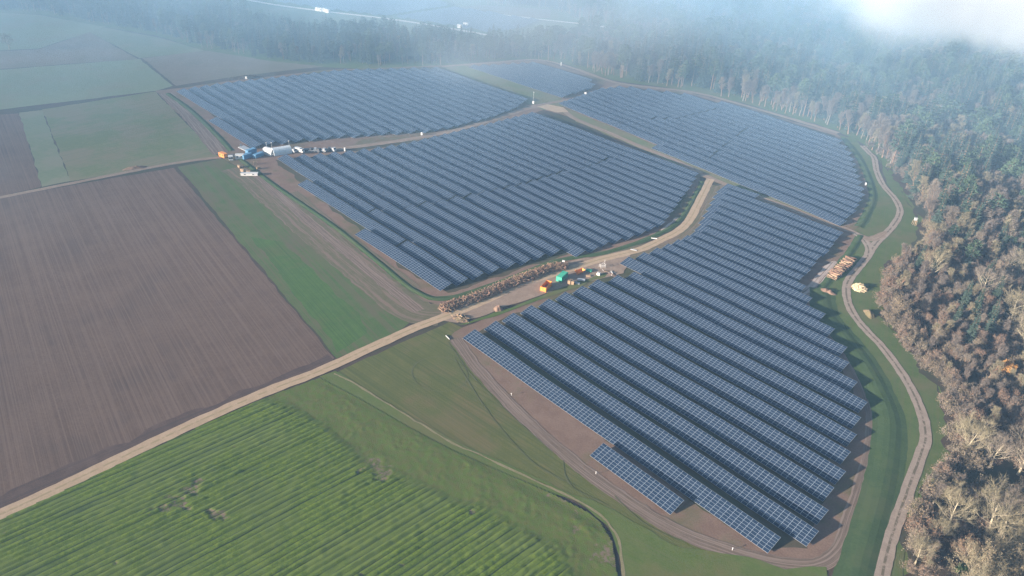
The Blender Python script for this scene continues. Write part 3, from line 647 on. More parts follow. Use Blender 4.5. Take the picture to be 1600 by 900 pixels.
POLES = [mk_dec('slender_bare_tree', 50+i, B_GREY if i == 0 else B_DARK, [B_PURP, B_GREY, B_PURP, B_OLIVE][i], h=15, crown_r=3.6, base=.25, n1=18, n2=6, n3=5, n4=6, twig=.028, upright=.95, tw_len=1.2) for i in range(4)]
RUSTS = [mk_dec('russet_tree', 70+i, B_GREY, B_PURP, [L_RUST, L_TAN, L_RUST][i], h=11, crown_r=3.6, base=.12, n1=14, n2=5, n3=5, n4=5, twig=.03, leaves=1, leaf=.26, upright=.75) for i in range(3)]
GOLD = mk_dec('golden_tree', 90, B_GREY, B_PURP, L_GOLD, h=10, crown_r=3.6, base=.12, n1=13, n2=5, n3=4, n4=4, twig=.05, leaves=3, leaf=.42, upright=.7)
SPR = [mk_con('spruce_tree', conifer, B_DARK, L_SPRUCE, 100+i, 19+i, 3.6) for i in range(3)]
YSPR = mk_con('young_spruce', conifer, B_DARK, L_BRIGHT, 120, 7, 2.6, levels=14)
PIN = [mk_con('pine_tree', pine, B_DARK, L_PINE, 130+i, 19, 4.4) for i in range(2)]
def inpoly(P, x, y):
    r = False
    for i in range(len(P)):
        ax, ay = P[i]; bx, by = P[i-1]
        if (ay > y) != (by > y) and x < (bx-ax)*(y-ay)/(by-ay)+ax: r = not r
    return r
FOREST_R = [(845,93),(880,98),(960,124),(1080,140),(1160,159),(1240,181),(1310,202),(1348,222),(1385,255),(1408,285),(1436,330),(1452,360),(1440,398),(1398,425),(1388,450),(1384,490),(1404,520),(1438,562),(1474,602),(1484,640),(1496,690),(1500,722),(1470,745),(1446,778),(1430,830),(1422,900),(1414,1000),(2150,1050),(2150,-60),(860,-60),(862,12),(900,31),(955,37),(985,50),(975,60),(880,70),(800,72),(845,93)]
FOREST_L = [(-60,14),(60,19),(150,36),(250,53),(320,76),(420,92),(500,102),(560,105),(700,101),(760,94),(845,92),(900,66),(800,73),(740,73),(680,66),(585,56),(525,60),(469,54),(405,38),(340,12),(300,-60),(-60,-60)]
FARBIT = [(758,-40),(758,8),(860,14),(900,30),(900,-40)]
rng = random.Random(5)
cands = []   # (distance, x, y, screen x, screen y)
spacing = 5.4
gx = -1100
while gx < 260:
    gy = -60
    while gy < 1500:
        x = gx+rng.uniform(-.45,.45)*spacing; y = gy+rng.uniform(-.45,.45)*spacing
        sx_, sy_ = pix(x, y); gy += spacing
        if -50 < sx_ < 1650 and -45 < sy_ < 985 and (inpoly(FOREST_R, sx_, sy_) or inpoly(FOREST_L, sx_, sy_) or inpoly(FARBIT, sx_, sy_)):
            cands.append((math.sqrt(x*x+y*y+CH*CH), x, y, sx_, sy_))
    gx += spacing
cands.sort()
EDGE_PTS = [G(*q) for q in FOREST_R[:26]]
def edge_dist(x, y):
    best = 1e9
    for i in range(len(EDGE_PTS)-1):
        a = EDGE_PTS[i]; b = EDGE_PTS[i+1]; ab = b-a; t = max(0, min(1, ((x-a.x)*ab.x+(y-a.y)*ab.y)/max(1e-6, ab.x**2+ab.y**2)))
        best = min(best, math.hypot(x-a.x-ab.x*t, y-a.y-ab.y*t))
    return best
DEC_ALL = OAKS+OAKL+POLES+RUSTS; CON_ALL = SPR+PIN
stuff = {}; counts = {'d': 0, 'c': 0, 'r': 0, 'p': 0}; placed = []
def far_enough(x, y, rad):
    return all((x-a)**2+(y-b)**2 > rad*rad for a, b in placed)
heroes = [  # big individual crowns along the near edge, measured in the photo: base pixel, kind, scale, label
    (1505,712,OAKS[0],.92,'broad bare oak with russet scrub at its foot where the wood meets the green strip'),
    (1562,838,OAKS[1],1.05,'pale leafless oak with spreading bright limbs beside the dark hollow'),
    (1478,828,OAKS[2],.8,'silvery bare tree nearest the gravel track at the lower right'),
    (1540,912,OAKL[1],.95,'ochre-tinged oak with clinging leaves in the lower right corner'),
    (1590,742,OAKS[3],.95,'wide grey bare tree at the right photo edge above the dark hollow'),
    (1500,885,OAKL[0],.62,'small tree with rust coloured leaves below the silvery bare tree'),
    (1575,508,OAKS[2],.9,'round pale bare tree rising over dark spruces near the right photo edge'),
    (1452,436,OAKS[0],.95,'large greyish bare tree standing behind the corner by the pale wood heap'),
    (1530,470,OAKS[1],.95,'domed leafless oak with a fine grey crown above the young copse'),
    (1400,505,RUSTS[1],1.15,'tan leafy tree at the wood corner right of the soil mound'),
    (1372+26,462,POLES[3],1.0,'slender pale tree right beside the cream wood heap'),
    (1563,592,GOLD,.8,'bright golden orange tree glowing inside the brown copse'),
    (1440,930,RUSTS[0],.9,'low reddish thicket tree beside the gravel track at the bottom edge'),
]
for px_, py_, pr, sc, lab in heroes:
    g = G(px_, py_); placed.append((g.x, g.y)); pr.place((g.x, g.y, 0), rng.uniform(0, 6.28), sc, lab, 'tree', None)
hero_n = len(placed)
for d, x, y, sx_, sy_ in cands:
    ed = edge_dist(x, y) if d < 620 else (0 if (noise.noise(Vector((x*.02, y*.02, 7))) > .35) else 60)
    nz = noise.noise(Vector((x*.018, y*.018, 3)))
    near = d < 430
    if sy_ > 690: kind = 'oak' if rng.random() < .6 else ('rust' if rng.random() < .3 else 'pole')
    elif sy_ > 430 and sx_ < 1545-(sy_-430)*-.2: kind = rng.choice(['pole','pole','rust','con','con'] if (1485 < sx_ < 1575 and 455 < sy_ < 560) else ['pole','pole','pole','rust','rust'])
    else:
        pc = (.04 if ed < 30 else .12)+1.1*max(-.3, min(.5, nz))+min(.5, max(0, ed-35)/150)+(.14 if d > 420 else 0)+(.12 if d > 620 else 0)
        if inpoly(FOREST_L, sx_, sy_):
            low = sy_ > {0: 10}.get(0, 0)+(np.interp(sx_, [0,150,320,500,700,850], [8,26,64,92,92,82])); pc = .25 if low else .85
        if rng.random() < pc: kind = 'con'
        else: kind = rng.choice(['oak','pole','pole','rust' if near else 'pole'])
    if kind == 'oak' and near and rng.random() < .35: continue
    if near and any((x-a)**2+(y-b)**2 < 20 for a, b in placed[:hero_n]): continue
    if sy_ > 680 and sx_ > 1450 and rng.random() < (.45 if kind != 'oak' else .3): continue
    if 1500 < sx_ < 1575 and 745 < sy_ < 815: continue
    if kind == 'oak' and d > 430: kind = 'pole'
    pr = rng.choice({'oak': OAKS+OAKL, 'pole': POLES, 'rust': RUSTS, 'con': SPR+PIN[:1] if nz > -.1 else SPR[:1]+PIN}[kind])
    sc = rng.uniform(.72, 1.12)*(1.0 if kind != 'oak' else (.95 if sy_ > 680 else .8))
    if d > 430: sc *= 1.3
    if inpoly(FOREST_L, sx_, sy_): sc *= .76
    if kind in ('pole', 'rust') and sy_ > 430: sc *= .72
    if kind == 'con' and near: sc *= .8
    if sy_ > 430 and kind != 'con' and edge_dist(x, y) < 7: sc *= .75
    if d > 620 and rng.random() < .38: continue
    key = {'con': 'c', 'oak': 'd', 'pole': 'p', 'rust': 'r'}[kind]
    if counts[key] < {'c': 290, 'd': 150, 'p': 145, 'r': 145}[key] and d < 520:
        counts[key] += 1
        lab, grp = {'con': ('dark evergreen conifer standing among the bare trees of the right wood', 'conifers in the right wood'),
            'oak': ('spreading leafless tree in the wood right of the gravel track', 'spreading bare trees in the right wood'),
            'pole': ('slender leafless tree in the wood right of the gravel track', 'slender bare trees in the right wood'),
            'rust': ('young tree with withered brown leaves in the copse right of the gravel track', 'brown young trees in the right copse')}[kind]
        pr.place((x, y, 0), rng.uniform(0, 6.28), (sc, sc, sc*rng.uniform(.9, 1.12)), lab, 'tree', grp)
    else:
        stuff.setdefault(pr, []).append((x, y, rng.uniform(0, 6.28), sc))
SCRUB = [mk_dec('scrub', 200+i, B_PURP, [B_PURP, B_GREY, B_PURP][i], [None, L_RUST, L_TAN][i], h=3.2, crown_r=2.4, base=.02, n1=12, n2=4, n3=4, n4=3, twig=.03, leaves=[0,1,1][i], leaf=.2, upright=.7, r0=.05, tw_len=.8) for i in range(3)]
for d, x, y, sx_, sy_ in cands:
    if d > 560: break
    for _ in range(1 if sy_ > 680 else 2):
        stuff.setdefault(rng.choice(SCRUB), []).append((x+rng.uniform(-3,3), y+rng.uniform(-3,3), rng.uniform(0,6), rng.uniform(.6,1.5)))
for i in range(12, 25):
    a = EDGE_PTS[i]; b = EDGE_PTS[i+1]; nrm = Vector((-(b-a).y, (b-a).x, 0)).normalized()
    for _ in range(int((b-a).length/1.1)):
        q = a.lerp(b, rng.random())+nrm*rng.uniform(-1.5 if i > 20 else -3.5, 4); stuff.setdefault(rng.choice(SCRUB), []).append((q.x, q.y, rng.uniform(0, 6), rng.uniform(.5, 1.5)))
# the rest of the wood reads as one mass: one object per kind of tree, its trees set out by geometry nodes
def instancer(name, protos, label, cat):
    col = bpy.data.collections.new('tree_kinds'); pts = []
    for i, pr in enumerate(protos):
        o = bpy.data.objects.new('kind_%02d' % i, pr.joined()); col.objects.link(o)
        for q in stuff.get(pr, []): pts.append(q+(i,))
    me = bpy.data.meshes.new(name); me.vertices.add(len(pts)); me.vertices.foreach_set('co', np.array([(p[0], p[1], 0) for p in pts], 'f').ravel())
    for an, k, ty in (('rz', 2, 'FLOAT'), ('sc', 3, 'FLOAT'), ('ix', 4, 'INT')):
        a = me.attributes.new(an, ty, 'POINT'); a.data.foreach_set('value', [p[k] for p in pts])
    me.update(); ob = link(name, me)
    g = bpy.data.node_groups.new(name, 'GeometryNodeTree')
    g.interface.new_socket('Geometry', in_out='INPUT', socket_type='NodeSocketGeometry'); g.interface.new_socket('Geometry', in_out='OUTPUT', socket_type='NodeSocketGeometry')
    N = g.nodes.new; gi = N('NodeGroupInput'); go = N('NodeGroupOutput'); ip = N('GeometryNodeInstanceOnPoints'); ci = N('GeometryNodeCollectionInfo')
    ci.inputs[0].default_value = col; ci.inputs['Separate Children'].default_value = True; ci.inputs['Reset Children'].default_value = True
    def attr(n, ty):
        a = N('GeometryNodeInputNamedAttribute'); a.data_type = ty; a.inputs[0].default_value = n; return a.outputs[0]
    cx = N('ShaderNodeCombineXYZ'); L = g.links.new
    L(attr('rz', 'FLOAT'), cx.inputs[2]); L(gi.outputs[0], ip.inputs['Points']); L(ci.outputs[0], ip.inputs['Instance']); ip.inputs['Pick Instance'].default_value = True
    L(attr('ix', 'INT'), ip.inputs['Instance Index']); L(cx.outputs[0], ip.inputs['Rotation'])
    cs_ = N('ShaderNodeCombineXYZ'); s_ = attr('sc', 'FLOAT')
    for k in range(3): L(s_, cs_.inputs[k])
    L(cs_.outputs[0], ip.inputs['Scale']); L(ip.outputs[0], go.inputs[0])
    md = ob.modifiers.new('set_out', 'NODES'); md.node_group = g
    print(name, len(pts))
    return tag(ob, label, cat, kind='stuff')
instancer('bare_woodland', DEC_ALL, 'hazy mass of leafless grey brown woodland behind the nearer trees', 'woodland')
instancer('conifer_woodland', CON_ALL, 'hazy blue green mass of conifer forest filling the distance', 'woodland')
instancer('woodland_scrub', SCRUB, 'brown leafless undergrowth between the trunks of the right wood', 'undergrowth')
print('trees', len(cands), counts)
g = G(1490, 888); YSPR.place((g.x+2, g.y, 0), 0, .9, 'small bright green young spruce among bare trees at the bottom right', 'tree', None)
g = G(1520, 893); YSPR.place((g.x, g.y, 0), 2, .75, 'second bright green young spruce, right of the other one at the bottom edge', 'tree', None)
g = G(15, 78); OAKS[2].place((g.x, g.y, 0), 0, .75, 'lone round bare tree in the hazy field at the far left', 'tree', None)

# ------------------------------------------------------------------ things on the site
def paint(name, c, c2=None, rough=.5):
    s = NT(name, rough, .4); c2 = c2 or tuple(x*.7 for x in c[:3])+(1,)
    s.color(s.mix(s.ramp(s.noise(s.pos(), .9, 4, .7), .45, .75), c, c2)); return s.m
P_ORANGE = paint('worn_orange_paint', rgb(.70,.24,.035), rgb(.45,.15,.04)); P_GREEN = paint('teal_green_paint', rgb(.035,.30,.20), rgb(.03,.22,.15)); P_BLUE = paint('blue_paint', rgb(.07,.20,.34), rgb(.06,.16,.26))
P_WHITE = paint('white_paint', rgb(.55,.55,.54), rgb(.42,.42,.41)); P_GREY = paint('grey_paint', rgb(.33,.35,.37)); P_DARK = paint('dark_paint', rgb(.05,.055,.065)); WOOD = paint('pale_wood', rgb(.33,.235,.15), rgb(.23,.16,.10), .8)
WOODD = paint('dark_wood', rgb(.17,.11,.07), rgb(.10,.07,.05), .9); CUT = paint('cut_log_ends', rgb(.36,.25,.16), rgb(.27,.18,.11), .8); RUSTM = paint('rusty_inside', rgb(.16,.09,.06), rgb(.10,.06,.05), .8); CREAM = paint('fresh_cut_wood', rgb(.50,.41,.27), rgb(.38,.30,.19), .8)
GLASS = paint('dark_window', rgb(.03,.04,.05), None, .15); SOIL = DIRT
def heading(a, b):
    A = G(*a); B = G(*b); return math.atan2((B-A).y, (B-A).x)
def container(px, head, L, Wd, H, m, label, cat='container', group=None, open_top=False):
    g = G(*px); r = empty('cargo_container' if not open_top else 'open_container', (g.x, g.y, .05), head, label, cat, group)
    hl, hw = L/2, Wd/2
    b = MB(); t = .07
    b.box(-hl, hl, -hw, -hw+t, .15, H); b.box(-hl, hl, hw-t, hw, .15, H); b.box(hl-t, hl, -hw+t, hw-t, .15, H)
    n = int(L/.45)
    for i in range(1, n):
        x = -hl+L*i/n
        for s in (-1, 1): b.box(x-.07, x+.07, s*(hw+.02)-.02, s*(hw+.02)+.02, .3, H-.15)
    for i in range(1, 5): b.box(hl, hl+.04, -hw+Wd*i/5-.06, -hw+Wd*i/5+.06, .3, H-.15)
    b.build('wall', m, r)
    f = MB(); f.box(-hl+t, hl-t, -hw+t, hw-t, .15, .27); f.build('floor', RUSTM if open_top else m, r)
    if not open_top: f = MB(); f.box(-hl, hl, -hw, hw, H, H+.05); [f.box(-hl+L*i/12-.05, -hl+L*i/12+.05, -hw+.1, hw-.1, H+.05, H+.08) for i in range(1, 12)]; f.build('roof', m, r)
    for s in (-1, 1):
        d = MB(); y0, y1 = (-hw+.02, -.02) if s < 0 else (.02, hw-.02); d.box(-hl-.05, -hl, y0, y1, .2, H-.05)
        for k in range(3): zz = .4+(H-.8)*k/2; d.box(-hl-.09, -hl-.05, y0+.05, y1-.05, zz-.04, zz+.04)
        dd = d.build('door', m, r); k = MB(); k.bar((-hl-.12, s*.35, .25), (-hl-.12, s*.35, H-.15), .025, n=5); k.build('lock_rod', P_GREY, dd)
    for sx in (-1, 1):
        for sy in (-1, 1): c = MB(); c.box(sx*hl-.09, sx*hl+.09, sy*hw-.09, sy*hw+.09, .02, H+.06); c.build('corner_post', m, r)
    return r
hd = heading((846, 459), (862, 442))
container((853, 451), hd, 6.2, 2.5, 2.3, P_ORANGE, 'long orange open-topped container with bright sunlit end on the working yard', open_top=True)
container((878, 436.5), heading((868, 444), (886, 428)), 6.0, 2.5, 2.6, P_GREEN, 'closed teal green shipping container on the working yard')
# orange tipping skip on wheels
def skip_trailer(px, head):
    g = G(*px); r = empty('tipping_skip', (g.x, g.y, .05), head, 'small bright orange skip standing beside the dirt road above the green container', 'skip')
    b = MB(); lo = [(-1.7,-.8,.5),(1.5,-.8,.5),(1.5,.8,.5),(-1.7,.8,.5)]; hi = [(-2.6,-1.1,1.5),(2.2,-1.1,1.5),(2.2,1.1,1.5),(-2.6,1.1,1.5)]
    b.add(lo+hi, [(0,3,2,1),(0,1,5,4),(1,2,6,5),(2,3,7,6),(3,0,4,7)]); b.box(-2.65,2.25,-1.16,-1.08,1.42,1.52); b.box(-2.65,2.25,1.08,1.16,1.42,1.52); b.build('tub', P_ORANGE, r)
    f = MB(); [f.bar((x, -.95, .1), (x, -.9, 1.3), .07, n=5) for x in (-1, 0, 1)]; f.box(-2, 2, -.5, .5, .02, .14); f.build('frame', P_ORANGE, r)
    l = MB(); l.bar((-2.4, 0, 1.4), (-3.2, 0, 2.6), .06); l.bar((-3.2, 0, 2.6), (-2.9, 0, 3.0), .06); l.build('boom', P_ORANGE, r)
skip_trailer((906, 427), heading((898, 430), (914, 424)))
def pallets(px, head, n, label, group=None, w_=1.2, stacks=((0,0),(1.35,0),(.4,1.3))):
    for k, (dx, dy) in enumerate(stacks):
        g = G(*px); c, s = math.cos(head), math.sin(head); r = empty('pallet_stack', (g.x+dx*c-dy*s, g.y+dx*s+dy*c, .05), head+.1*k, label[k], 'pallets', group)
        for i in range(n-k):
            m = MB(); z = i*.16
            for j in range(3): m.box(-w_/2, w_/2, -.5+j*.42, -.38+j*.42, z, z+.1)
            for j in range(6): m.box(-w_/2+j*.22, -w_/2+.14+j*.22, -.52, .52, z+.1, z+.13)
            m.build('pallet', WOOD, r)
pallets((889, 444), .5, 12, ['tall pale pallet stack beside the green container, nearest the panels', 'right hand pallet stack beside the green container', 'low pallet stack half hidden behind the two taller stacks'], 'pallet stacks by the green container', 1.2, ((0,0),(1.5,.3),(.5,1.6)))
# wire cage of white bars
g = G(941, 418); r = empty('wire_cage', (g.x, g.y, .05), heading((934, 420), (947, 418)), 'white barred wire cage standing by the dirt road near the panels', 'cage')
for nm, dy in (('front_grid', -.7), ('rear_grid', .7)):
    m = MB(); [m.bar((-1.3+i*.65, dy, 0), (-1.3+i*.65, dy, 1.6), .05, n=4) for i in range(5)]; [m.bar((-1.3, dy, z), (1.3, dy, z), .05, n=4) for z in (.05,.8,1.6)]; m.build(nm, P_WHITE, r)
m = MB(); [m.bar((x, -.7, z), (x, .7, z), .05, n=4) for x in (-1.3, 1.3) for z in (.05, .8, 1.6)]; m.build('side_rails', P_WHITE, r)
m = MB(); m.bar((1.3, .7, 1.6), (1.7, .9, 3.3), .05, n=4); m.bar((.3, .7, 1.6), (1.7, .9, 3.3), .04, n=4); m.build('raised_lid', P_WHITE, r)
# water tank in its crate
g = G(935, 430); r = empty('water_tank', (g.x, g.y, .05), .4, 'white cube-shaped liquid tank at the grass edge below the wire cage', 'tank')
m = MB(); m.box(-.7,.7,-.6,.6,.15,1.25); m.build('tank_body', P_WHITE, r); m = MB(); m.bar((0,0,1.25), (0,0,1.36), .2, n=10); m.build('lid', P_GREY, r); m = MB(); m.box(-.75,.75,-.65,.65,0,.14); m.build('pallet_base', WOOD, r)
# inverter cabinets on legs (white) along the roads
def cabinet(px, label, hgt=1.9, w_=1.3, mast=0, px_y=None):
    hgt *= .8; w_ *= .72
    g = G(*px); r = empty('electric_cabinet', (g.x, g.y, 0), 0.6, label, 'cabinet', 'white electric cabinets along the site roads')
    m = MB(); m.box(-w_/2, w_/2, -.35, .35, .5 if hgt > 1.5 else .1, hgt); m.build('housing', P_WHITE, r); m = MB(); m.box(-w_/2-.08, w_/2+.08, -.45, .45, hgt, hgt+.08); m.build('roof', P_WHITE, r)
    for x in (-w_/2+.1, w_/2-.1): m = MB(); m.box(x-.05, x+.05, -.05, .05, -.2, .52); m.build('leg', P_GREY, r)
    m = MB(); m.box(-w_/2+.08, -.03, -.38, -.351, .6, hgt-.1); m.build('door', P_WHITE, r)
    if mast: m = MB(); m.bar((0, .2, hgt+.08), (0, .2, mast), .07, n=6); m.box(-.3, .3, .05, .35, mast, mast+.25); m.build('mast', P_WHITE, r)
cabinet((880, 414), 'white electric cabinet on a post behind the far end of the brush heap', 2.8, 1.5)
cabinet((833, 163), 'white cabinet with an antenna mast at the crossing of the green strip', 3.0, 1.8, 9)
cabinet((914.5, 149), 'white cabinet beside the track right of the small far array', 3.0, 2.2)
cabinet((659, 212), 'white cabinet by the site road below the far left array', 2.6, 1.4)
cabinet((385, 124), 'white cabinet on the top edge of the far left array', 2.6, 2.0)
cabinet((876.5, 103), 'tall white post cabinet at the edge of the far wood', 4.0, 1.0)
cabinet((1352, 290), 'white cabinet at the right edge of the far right array', 2.2, .9)
cabinet((539, 237), 'white cabinet by the vehicles below the far left array', 3.0, 1.0)
# building site compound at the far left
def cabin(px, head, L, Wd, H, m, label, name='site_cabin', roof=None, group=None):
    g = G(*px); r = empty(name, (g.x, g.y, .05), head, label, 'cabin', group)
    b = MB(); b.box(-L/2, L/2, -Wd/2, Wd/2, .1, H); b.build('wall', m, r); b = MB(); b.box(-L/2-.12, L/2+.12, -Wd/2-.12, Wd/2+.12, H, H+.12); b.build('roof', roof or m, r)
    for x in (-L*.25, L*.25): b = MB(); b.box(x-.5, x+.5, -Wd/2-.03, -Wd/2-.002, H*.45, H*.8); b.build('window', GLASS, r)
    b = MB(); b.box(-L/2-.04, -L/2-.002, -.45, .45, .15, 2.1); b.build('door', P_GREY, r)
gc = 'cabins in the far left compound'
cabin((349, 245), .2, 5.0, 2.4, 2.3, P_ORANGE, 'small orange cabin at the left end of the far compound', group=gc)
cabin((361, 250), 1.2, 2.4, 2.4, 2.4, P_WHITE, 'small square white cabin where the field track meets the compound', group=gc)
cabin((375, 248), 1.0, 4.5, 2.5, 2.6, P_WHITE, 'white cabin left of the blue containers', group=gc)
container((386, 247), heading((380, 250), (392, 246)), 6, 2.5, 2.6, P_BLUE, 'blue container nearest the white cabin in the far compound', group='blue containers in the compound')
container((393, 242), heading((380, 250), (392, 246)), 6, 2.5, 3.6, P_BLUE, 'double height blue container in the middle of the far compound', group='blue containers in the compound')
container((404, 245), heading((395, 249), (410, 243)), 6.5, 2.2, 2.2, P_BLUE, 'long blue container beside the white tent in the far compound', group='blue containers in the compound')
def tent(px, head, L, Wd, H, m, label):
    g = G(*px); r = empty('storage_tent', (g.x, g.y, .03), head, label, 'tent')
    b = MB(); n = 10; 
    pr = [(Wd/2*math.cos(math.pi*i/n), H*math.sin(math.pi*i/n)**.7) for i in range(n+1)]
    vs = [(-L/2, y, z) for y, z in pr]+[(L/2, y, z) for y, z in pr]; b.add(vs, [(i, i+1, n+2+i, n+1+i) for i in range(n)]); b.build('cover', m, r)
    b = MB(); b.add([(L/2, y, z) for y, z in pr], [tuple(range(n+1))]); b.add([(-L/2, y, z) for y, z in pr], [tuple(range(n, -1, -1))]); b.build('end_panel', m, r)
tent((422, 240), heading((415, 240), (430, 244)), 7, 6, 3.6, P_WHITE, 'bright white storage tent between the blue containers and the grey shed')
tent((440, 239), heading((432, 241), (450, 238)), 11, 7, 3.8, paint('pale_sheet', rgb(.50,.55,.58)), 'large pale grey round-roofed shelter at the corner of the middle array')
def truck(px, head, m, label, group, name='lorry', L=7.0):
    g = G(*px); r = empty(name, (g.x, g.y, .05), head, label, 'vehicle', group)
    b = MB(); b.box(-L/2, L/2-2.1, -1.1, 1.1, .95, 2.9 if name == 'lorry' else 1.5); b.build('body', m, r)
    b = MB(); b.box(L/2-2.0, L/2, -1.1, 1.1, .6, 1.5); b.box(L/2-1.9, L/2-.5, -1.05, 1.05, 1.5, 2.5); c = b.build('cab', m, r)
    b = MB(); b.box(L/2-.5, L/2-.47, -.9, .9, 1.55, 2.3); b.build('windscreen', GLASS, c)
    for x in (-L/2+1.2, L/2-1.1):
        for s in (-1, 1): b = MB(); b.bar((x, s*.95, .48), (x, s*1.2, .48), .48, n=12); b.build('wheel', P_DARK, r)
gv = 'vehicles parked beside the middle array'
truck((468, 238), heading((460, 236), (478, 240)), P_WHITE, 'white lorry parked at the upper corner of the middle array', gv, L=6.5)
for i, px_ in enumerate([(457, 238), (482, 237), (489, 237.5), (496, 237), (503, 237.5), (511, 236.5), (519, 236)]):
    truck(px_, .3+.4*(i % 3), P_DARK if i % 2 else P_GREY, ['dark van just left of the white lorry', 'dark truck just right of the white lorry', 'grey truck, second right of the white lorry', 'dark truck, third right of the white lorry', 'grey truck, fourth right of the white lorry', 'dark truck, fifth right of the white lorry', 'grey truck farthest right of the white lorry'][i], gv, 'flatbed_truck', 5.5)
def mast(px, h, label):
    g = G(*px); r = empty('light_mast', (g.x, g.y, 0), 0, label, 'mast', 'thin masts by the far compound'); m = MB(); m.bar((0,0,-.3), (0,0,h), .09, .06); m.build('pole', P_WHITE, r); m = MB(); m.box(-.4,.4,-.12,.12,h,h+.2); m.build('lamp_head', P_WHITE, r)
mast((453, 238), 7, 'tall thin white mast beside the pale shelter'); mast((425, 233), 4, 'short thin mast at the front edge of the far left array'); mast((417, 233), 4, 'leftmost short mast at the front of the far left array')
for i, (px_, n, lb) in enumerate([((374, 262), 9, 'pale pallet stack at the upper left of the far material store'), ((379, 269), 12, 'pale pallet stack in the middle of the far material store'), ((388, 270), 8, 'short pallet stack above the long white box'), ((399, 257), 10, 'pallet stack at the start of the wheel ruts'), ((404, 264), 8, 'rightmost pallet stack beside the wheel ruts')]):
    pallets(px_, .4*i, n, [lb], 'pallets in the far material store', 2.2, ((0,0),))
cabin((390, 274), heading((382, 275), (398, 275)), 9, 2.2, 1.4, P_WHITE, 'long low white box at the bottom of the far material store', 'storage_box')
cabin((383, 233), .1, 9, 4, .5, P_GREY, 'flat grey slab at the lower corner of the far left array', 'concrete_slab')
for i, px_ in enumerate([(497, 17), (501, 17.5), (506, 18), (512, 20), (719, 44), (728, 41)]):
    cabin(px_, .3, 5.5, 3, 3.6, P_WHITE, ['leftmost white box by the distant road', 'second white box from the left by the distant road', 'third white box from the left by the distant road', 'rightmost of the four white boxes by the distant road', 'left one of two white boxes beside the distant right array', 'right one of two white boxes beside the distant right array'][i], 'transformer_station', group='distant white boxes')
# hunting stand at the wood edge
g = G(1428, 351); r = empty('hunting_stand', (g.x, g.y, 0), .7, 'pale wooden hunting stand on legs at the edge of the right wood', 'hunting stand')
b = MB(); b.box(-.6,.6,-.6,.6,2.6,3.9); b.build('cabin', P_GREY, r); b = MB(); b.box(-.75,.75,-.75,.75,3.9,4.02); b.build('roof', P_GREY, r)
for sx in (-1, 1):
    for sy in (-1, 1): b = MB(); b.bar((sx*.95, sy*.95, -.1), (sx*.7, sy*.7, 2.6), .08); b.build('leg', WOOD, r)
b = MB(); b.bar((-.3,-1.9,0), (-.3,-.8,2.6), .05); b.bar((.3,-1.9,0), (.3,-.8,2.6), .05); [b.bar((-.3,-1.9+1.1*t, 2.6*t), (.3,-1.9+1.1*t, 2.6*t), .04) for t in (.15,.35,.55,.75,.92)]; b.build('ladder', WOOD, r)
# heaps of soil and wood
def heap(name, px, rx, ry, h, m, label, cat, head=0, seed=1, sticks=0, sm=None, kind=None, group=None, lump=.35):
    g = G(*px); n = 40; vs = []; fs = []; k = 16
    for i in range(k+1):
        t = i/k
        for j in range(n):
            a = 2*math.pi*j/n; w1 = 1+.35*noise.noise(Vector((math.cos(a)*1.5, math.sin(a)*1.5, seed)))
            x = rx*t*w1*math.cos(a); y = ry*t*w1*math.sin(a); z = h*(1-t*t)**1.3*(1+lump*noise.noise(Vector((x*.9, y*.9, seed))))+lump*.6*h*(1-t)*noise.noise(Vector((x*2.3, y*2.3, seed+4)))-.05*(t == 1)
            vs.append((x, y, z+.04))
    for i in range(k):
        for j in range(n): fs.append((i*n+j, (i+1)*n+j, (i+1)*n+(j+1) % n, i*n+(j+1) % n))
    me = MB(); me.add(vs, fs)
    o = me.build(name, m, None, (g.x, g.y, .05), True); o.rotation_euler.z = head; tag(o, label, cat, group, kind)
    if sticks:
        rg = random.Random(seed); s = MB()
        for _ in range(sticks):
            a = rg.uniform(0, 6.28); t = rg.random()**.5; x = rx*t*math.cos(a); y = ry*t*math.sin(a); z = h*(1-t*t)**1.3+.05; d = Vector((rg.gauss(0,1), rg.gauss(0,1), rg.gauss(0,.45))).normalized()*rg.uniform(.5,1.3)
            s.bar(Vector((x,y,z))-d, Vector((x,y,z))+d, rg.uniform(.05,.14), n=4)
        s.build('branches', sm, o)
    return o
heap('soil_mound', (779, 483), 2.3, 2.0, 1.5, SOIL, 'steep brown soil mound casting a dark shadow on the yard turf', 'mound', seed=3)
heap('soil_mound', (719, 498), 4.2, 2.4, .8, DIRT, 'low untidy heap of earth and rubble below the brush heap', 'mound', head=.3, seed=5, sticks=40, sm=WOOD)
heap('soil_mound', (1358, 491), 3.6, 2.2, 1.6, SOIL, 'brown earth mound on the grass right of the gravel track', 'mound', head=2.4, seed=7)
heap('soil_mound', (1291, 456), 3.6, 2.2, 1.3, DIRT, 'low grey brown mound at the right side of the near array', 'mound', head=.2, seed=9)
heap('woodchip_heap', (1342, 451), 3.1, 3.4, 1.9, CREAM, 'bright cream heap of fresh cut wood at the bend of the gravel track', 'wood heap', head=.5, seed=11, sticks=160, sm=CREAM)
heap('manure_heap', (212, 263), 7, 2, 1.2, WOODD, 'long dark heap at the edge of the big meadow beside the field track', 'heap', head=heading((200, 264), (225, 261)), seed=13)
heap('bush_row', (385, 122), 14, 3, 2.2, FLOOR, 'dark scrubby clump on the upper edge of the far left array', 'bushes', head=heading((365, 122), (405, 120)), seed=14, sticks=120, sm=B_DARK)
heap('rubble_patch', (953, 427), 3.5, 1.8, .5, DIRT, 'scatter of white rubble on the bare corner among the panels', 'rubble', seed=15, sticks=7, sm=P_WHITE)
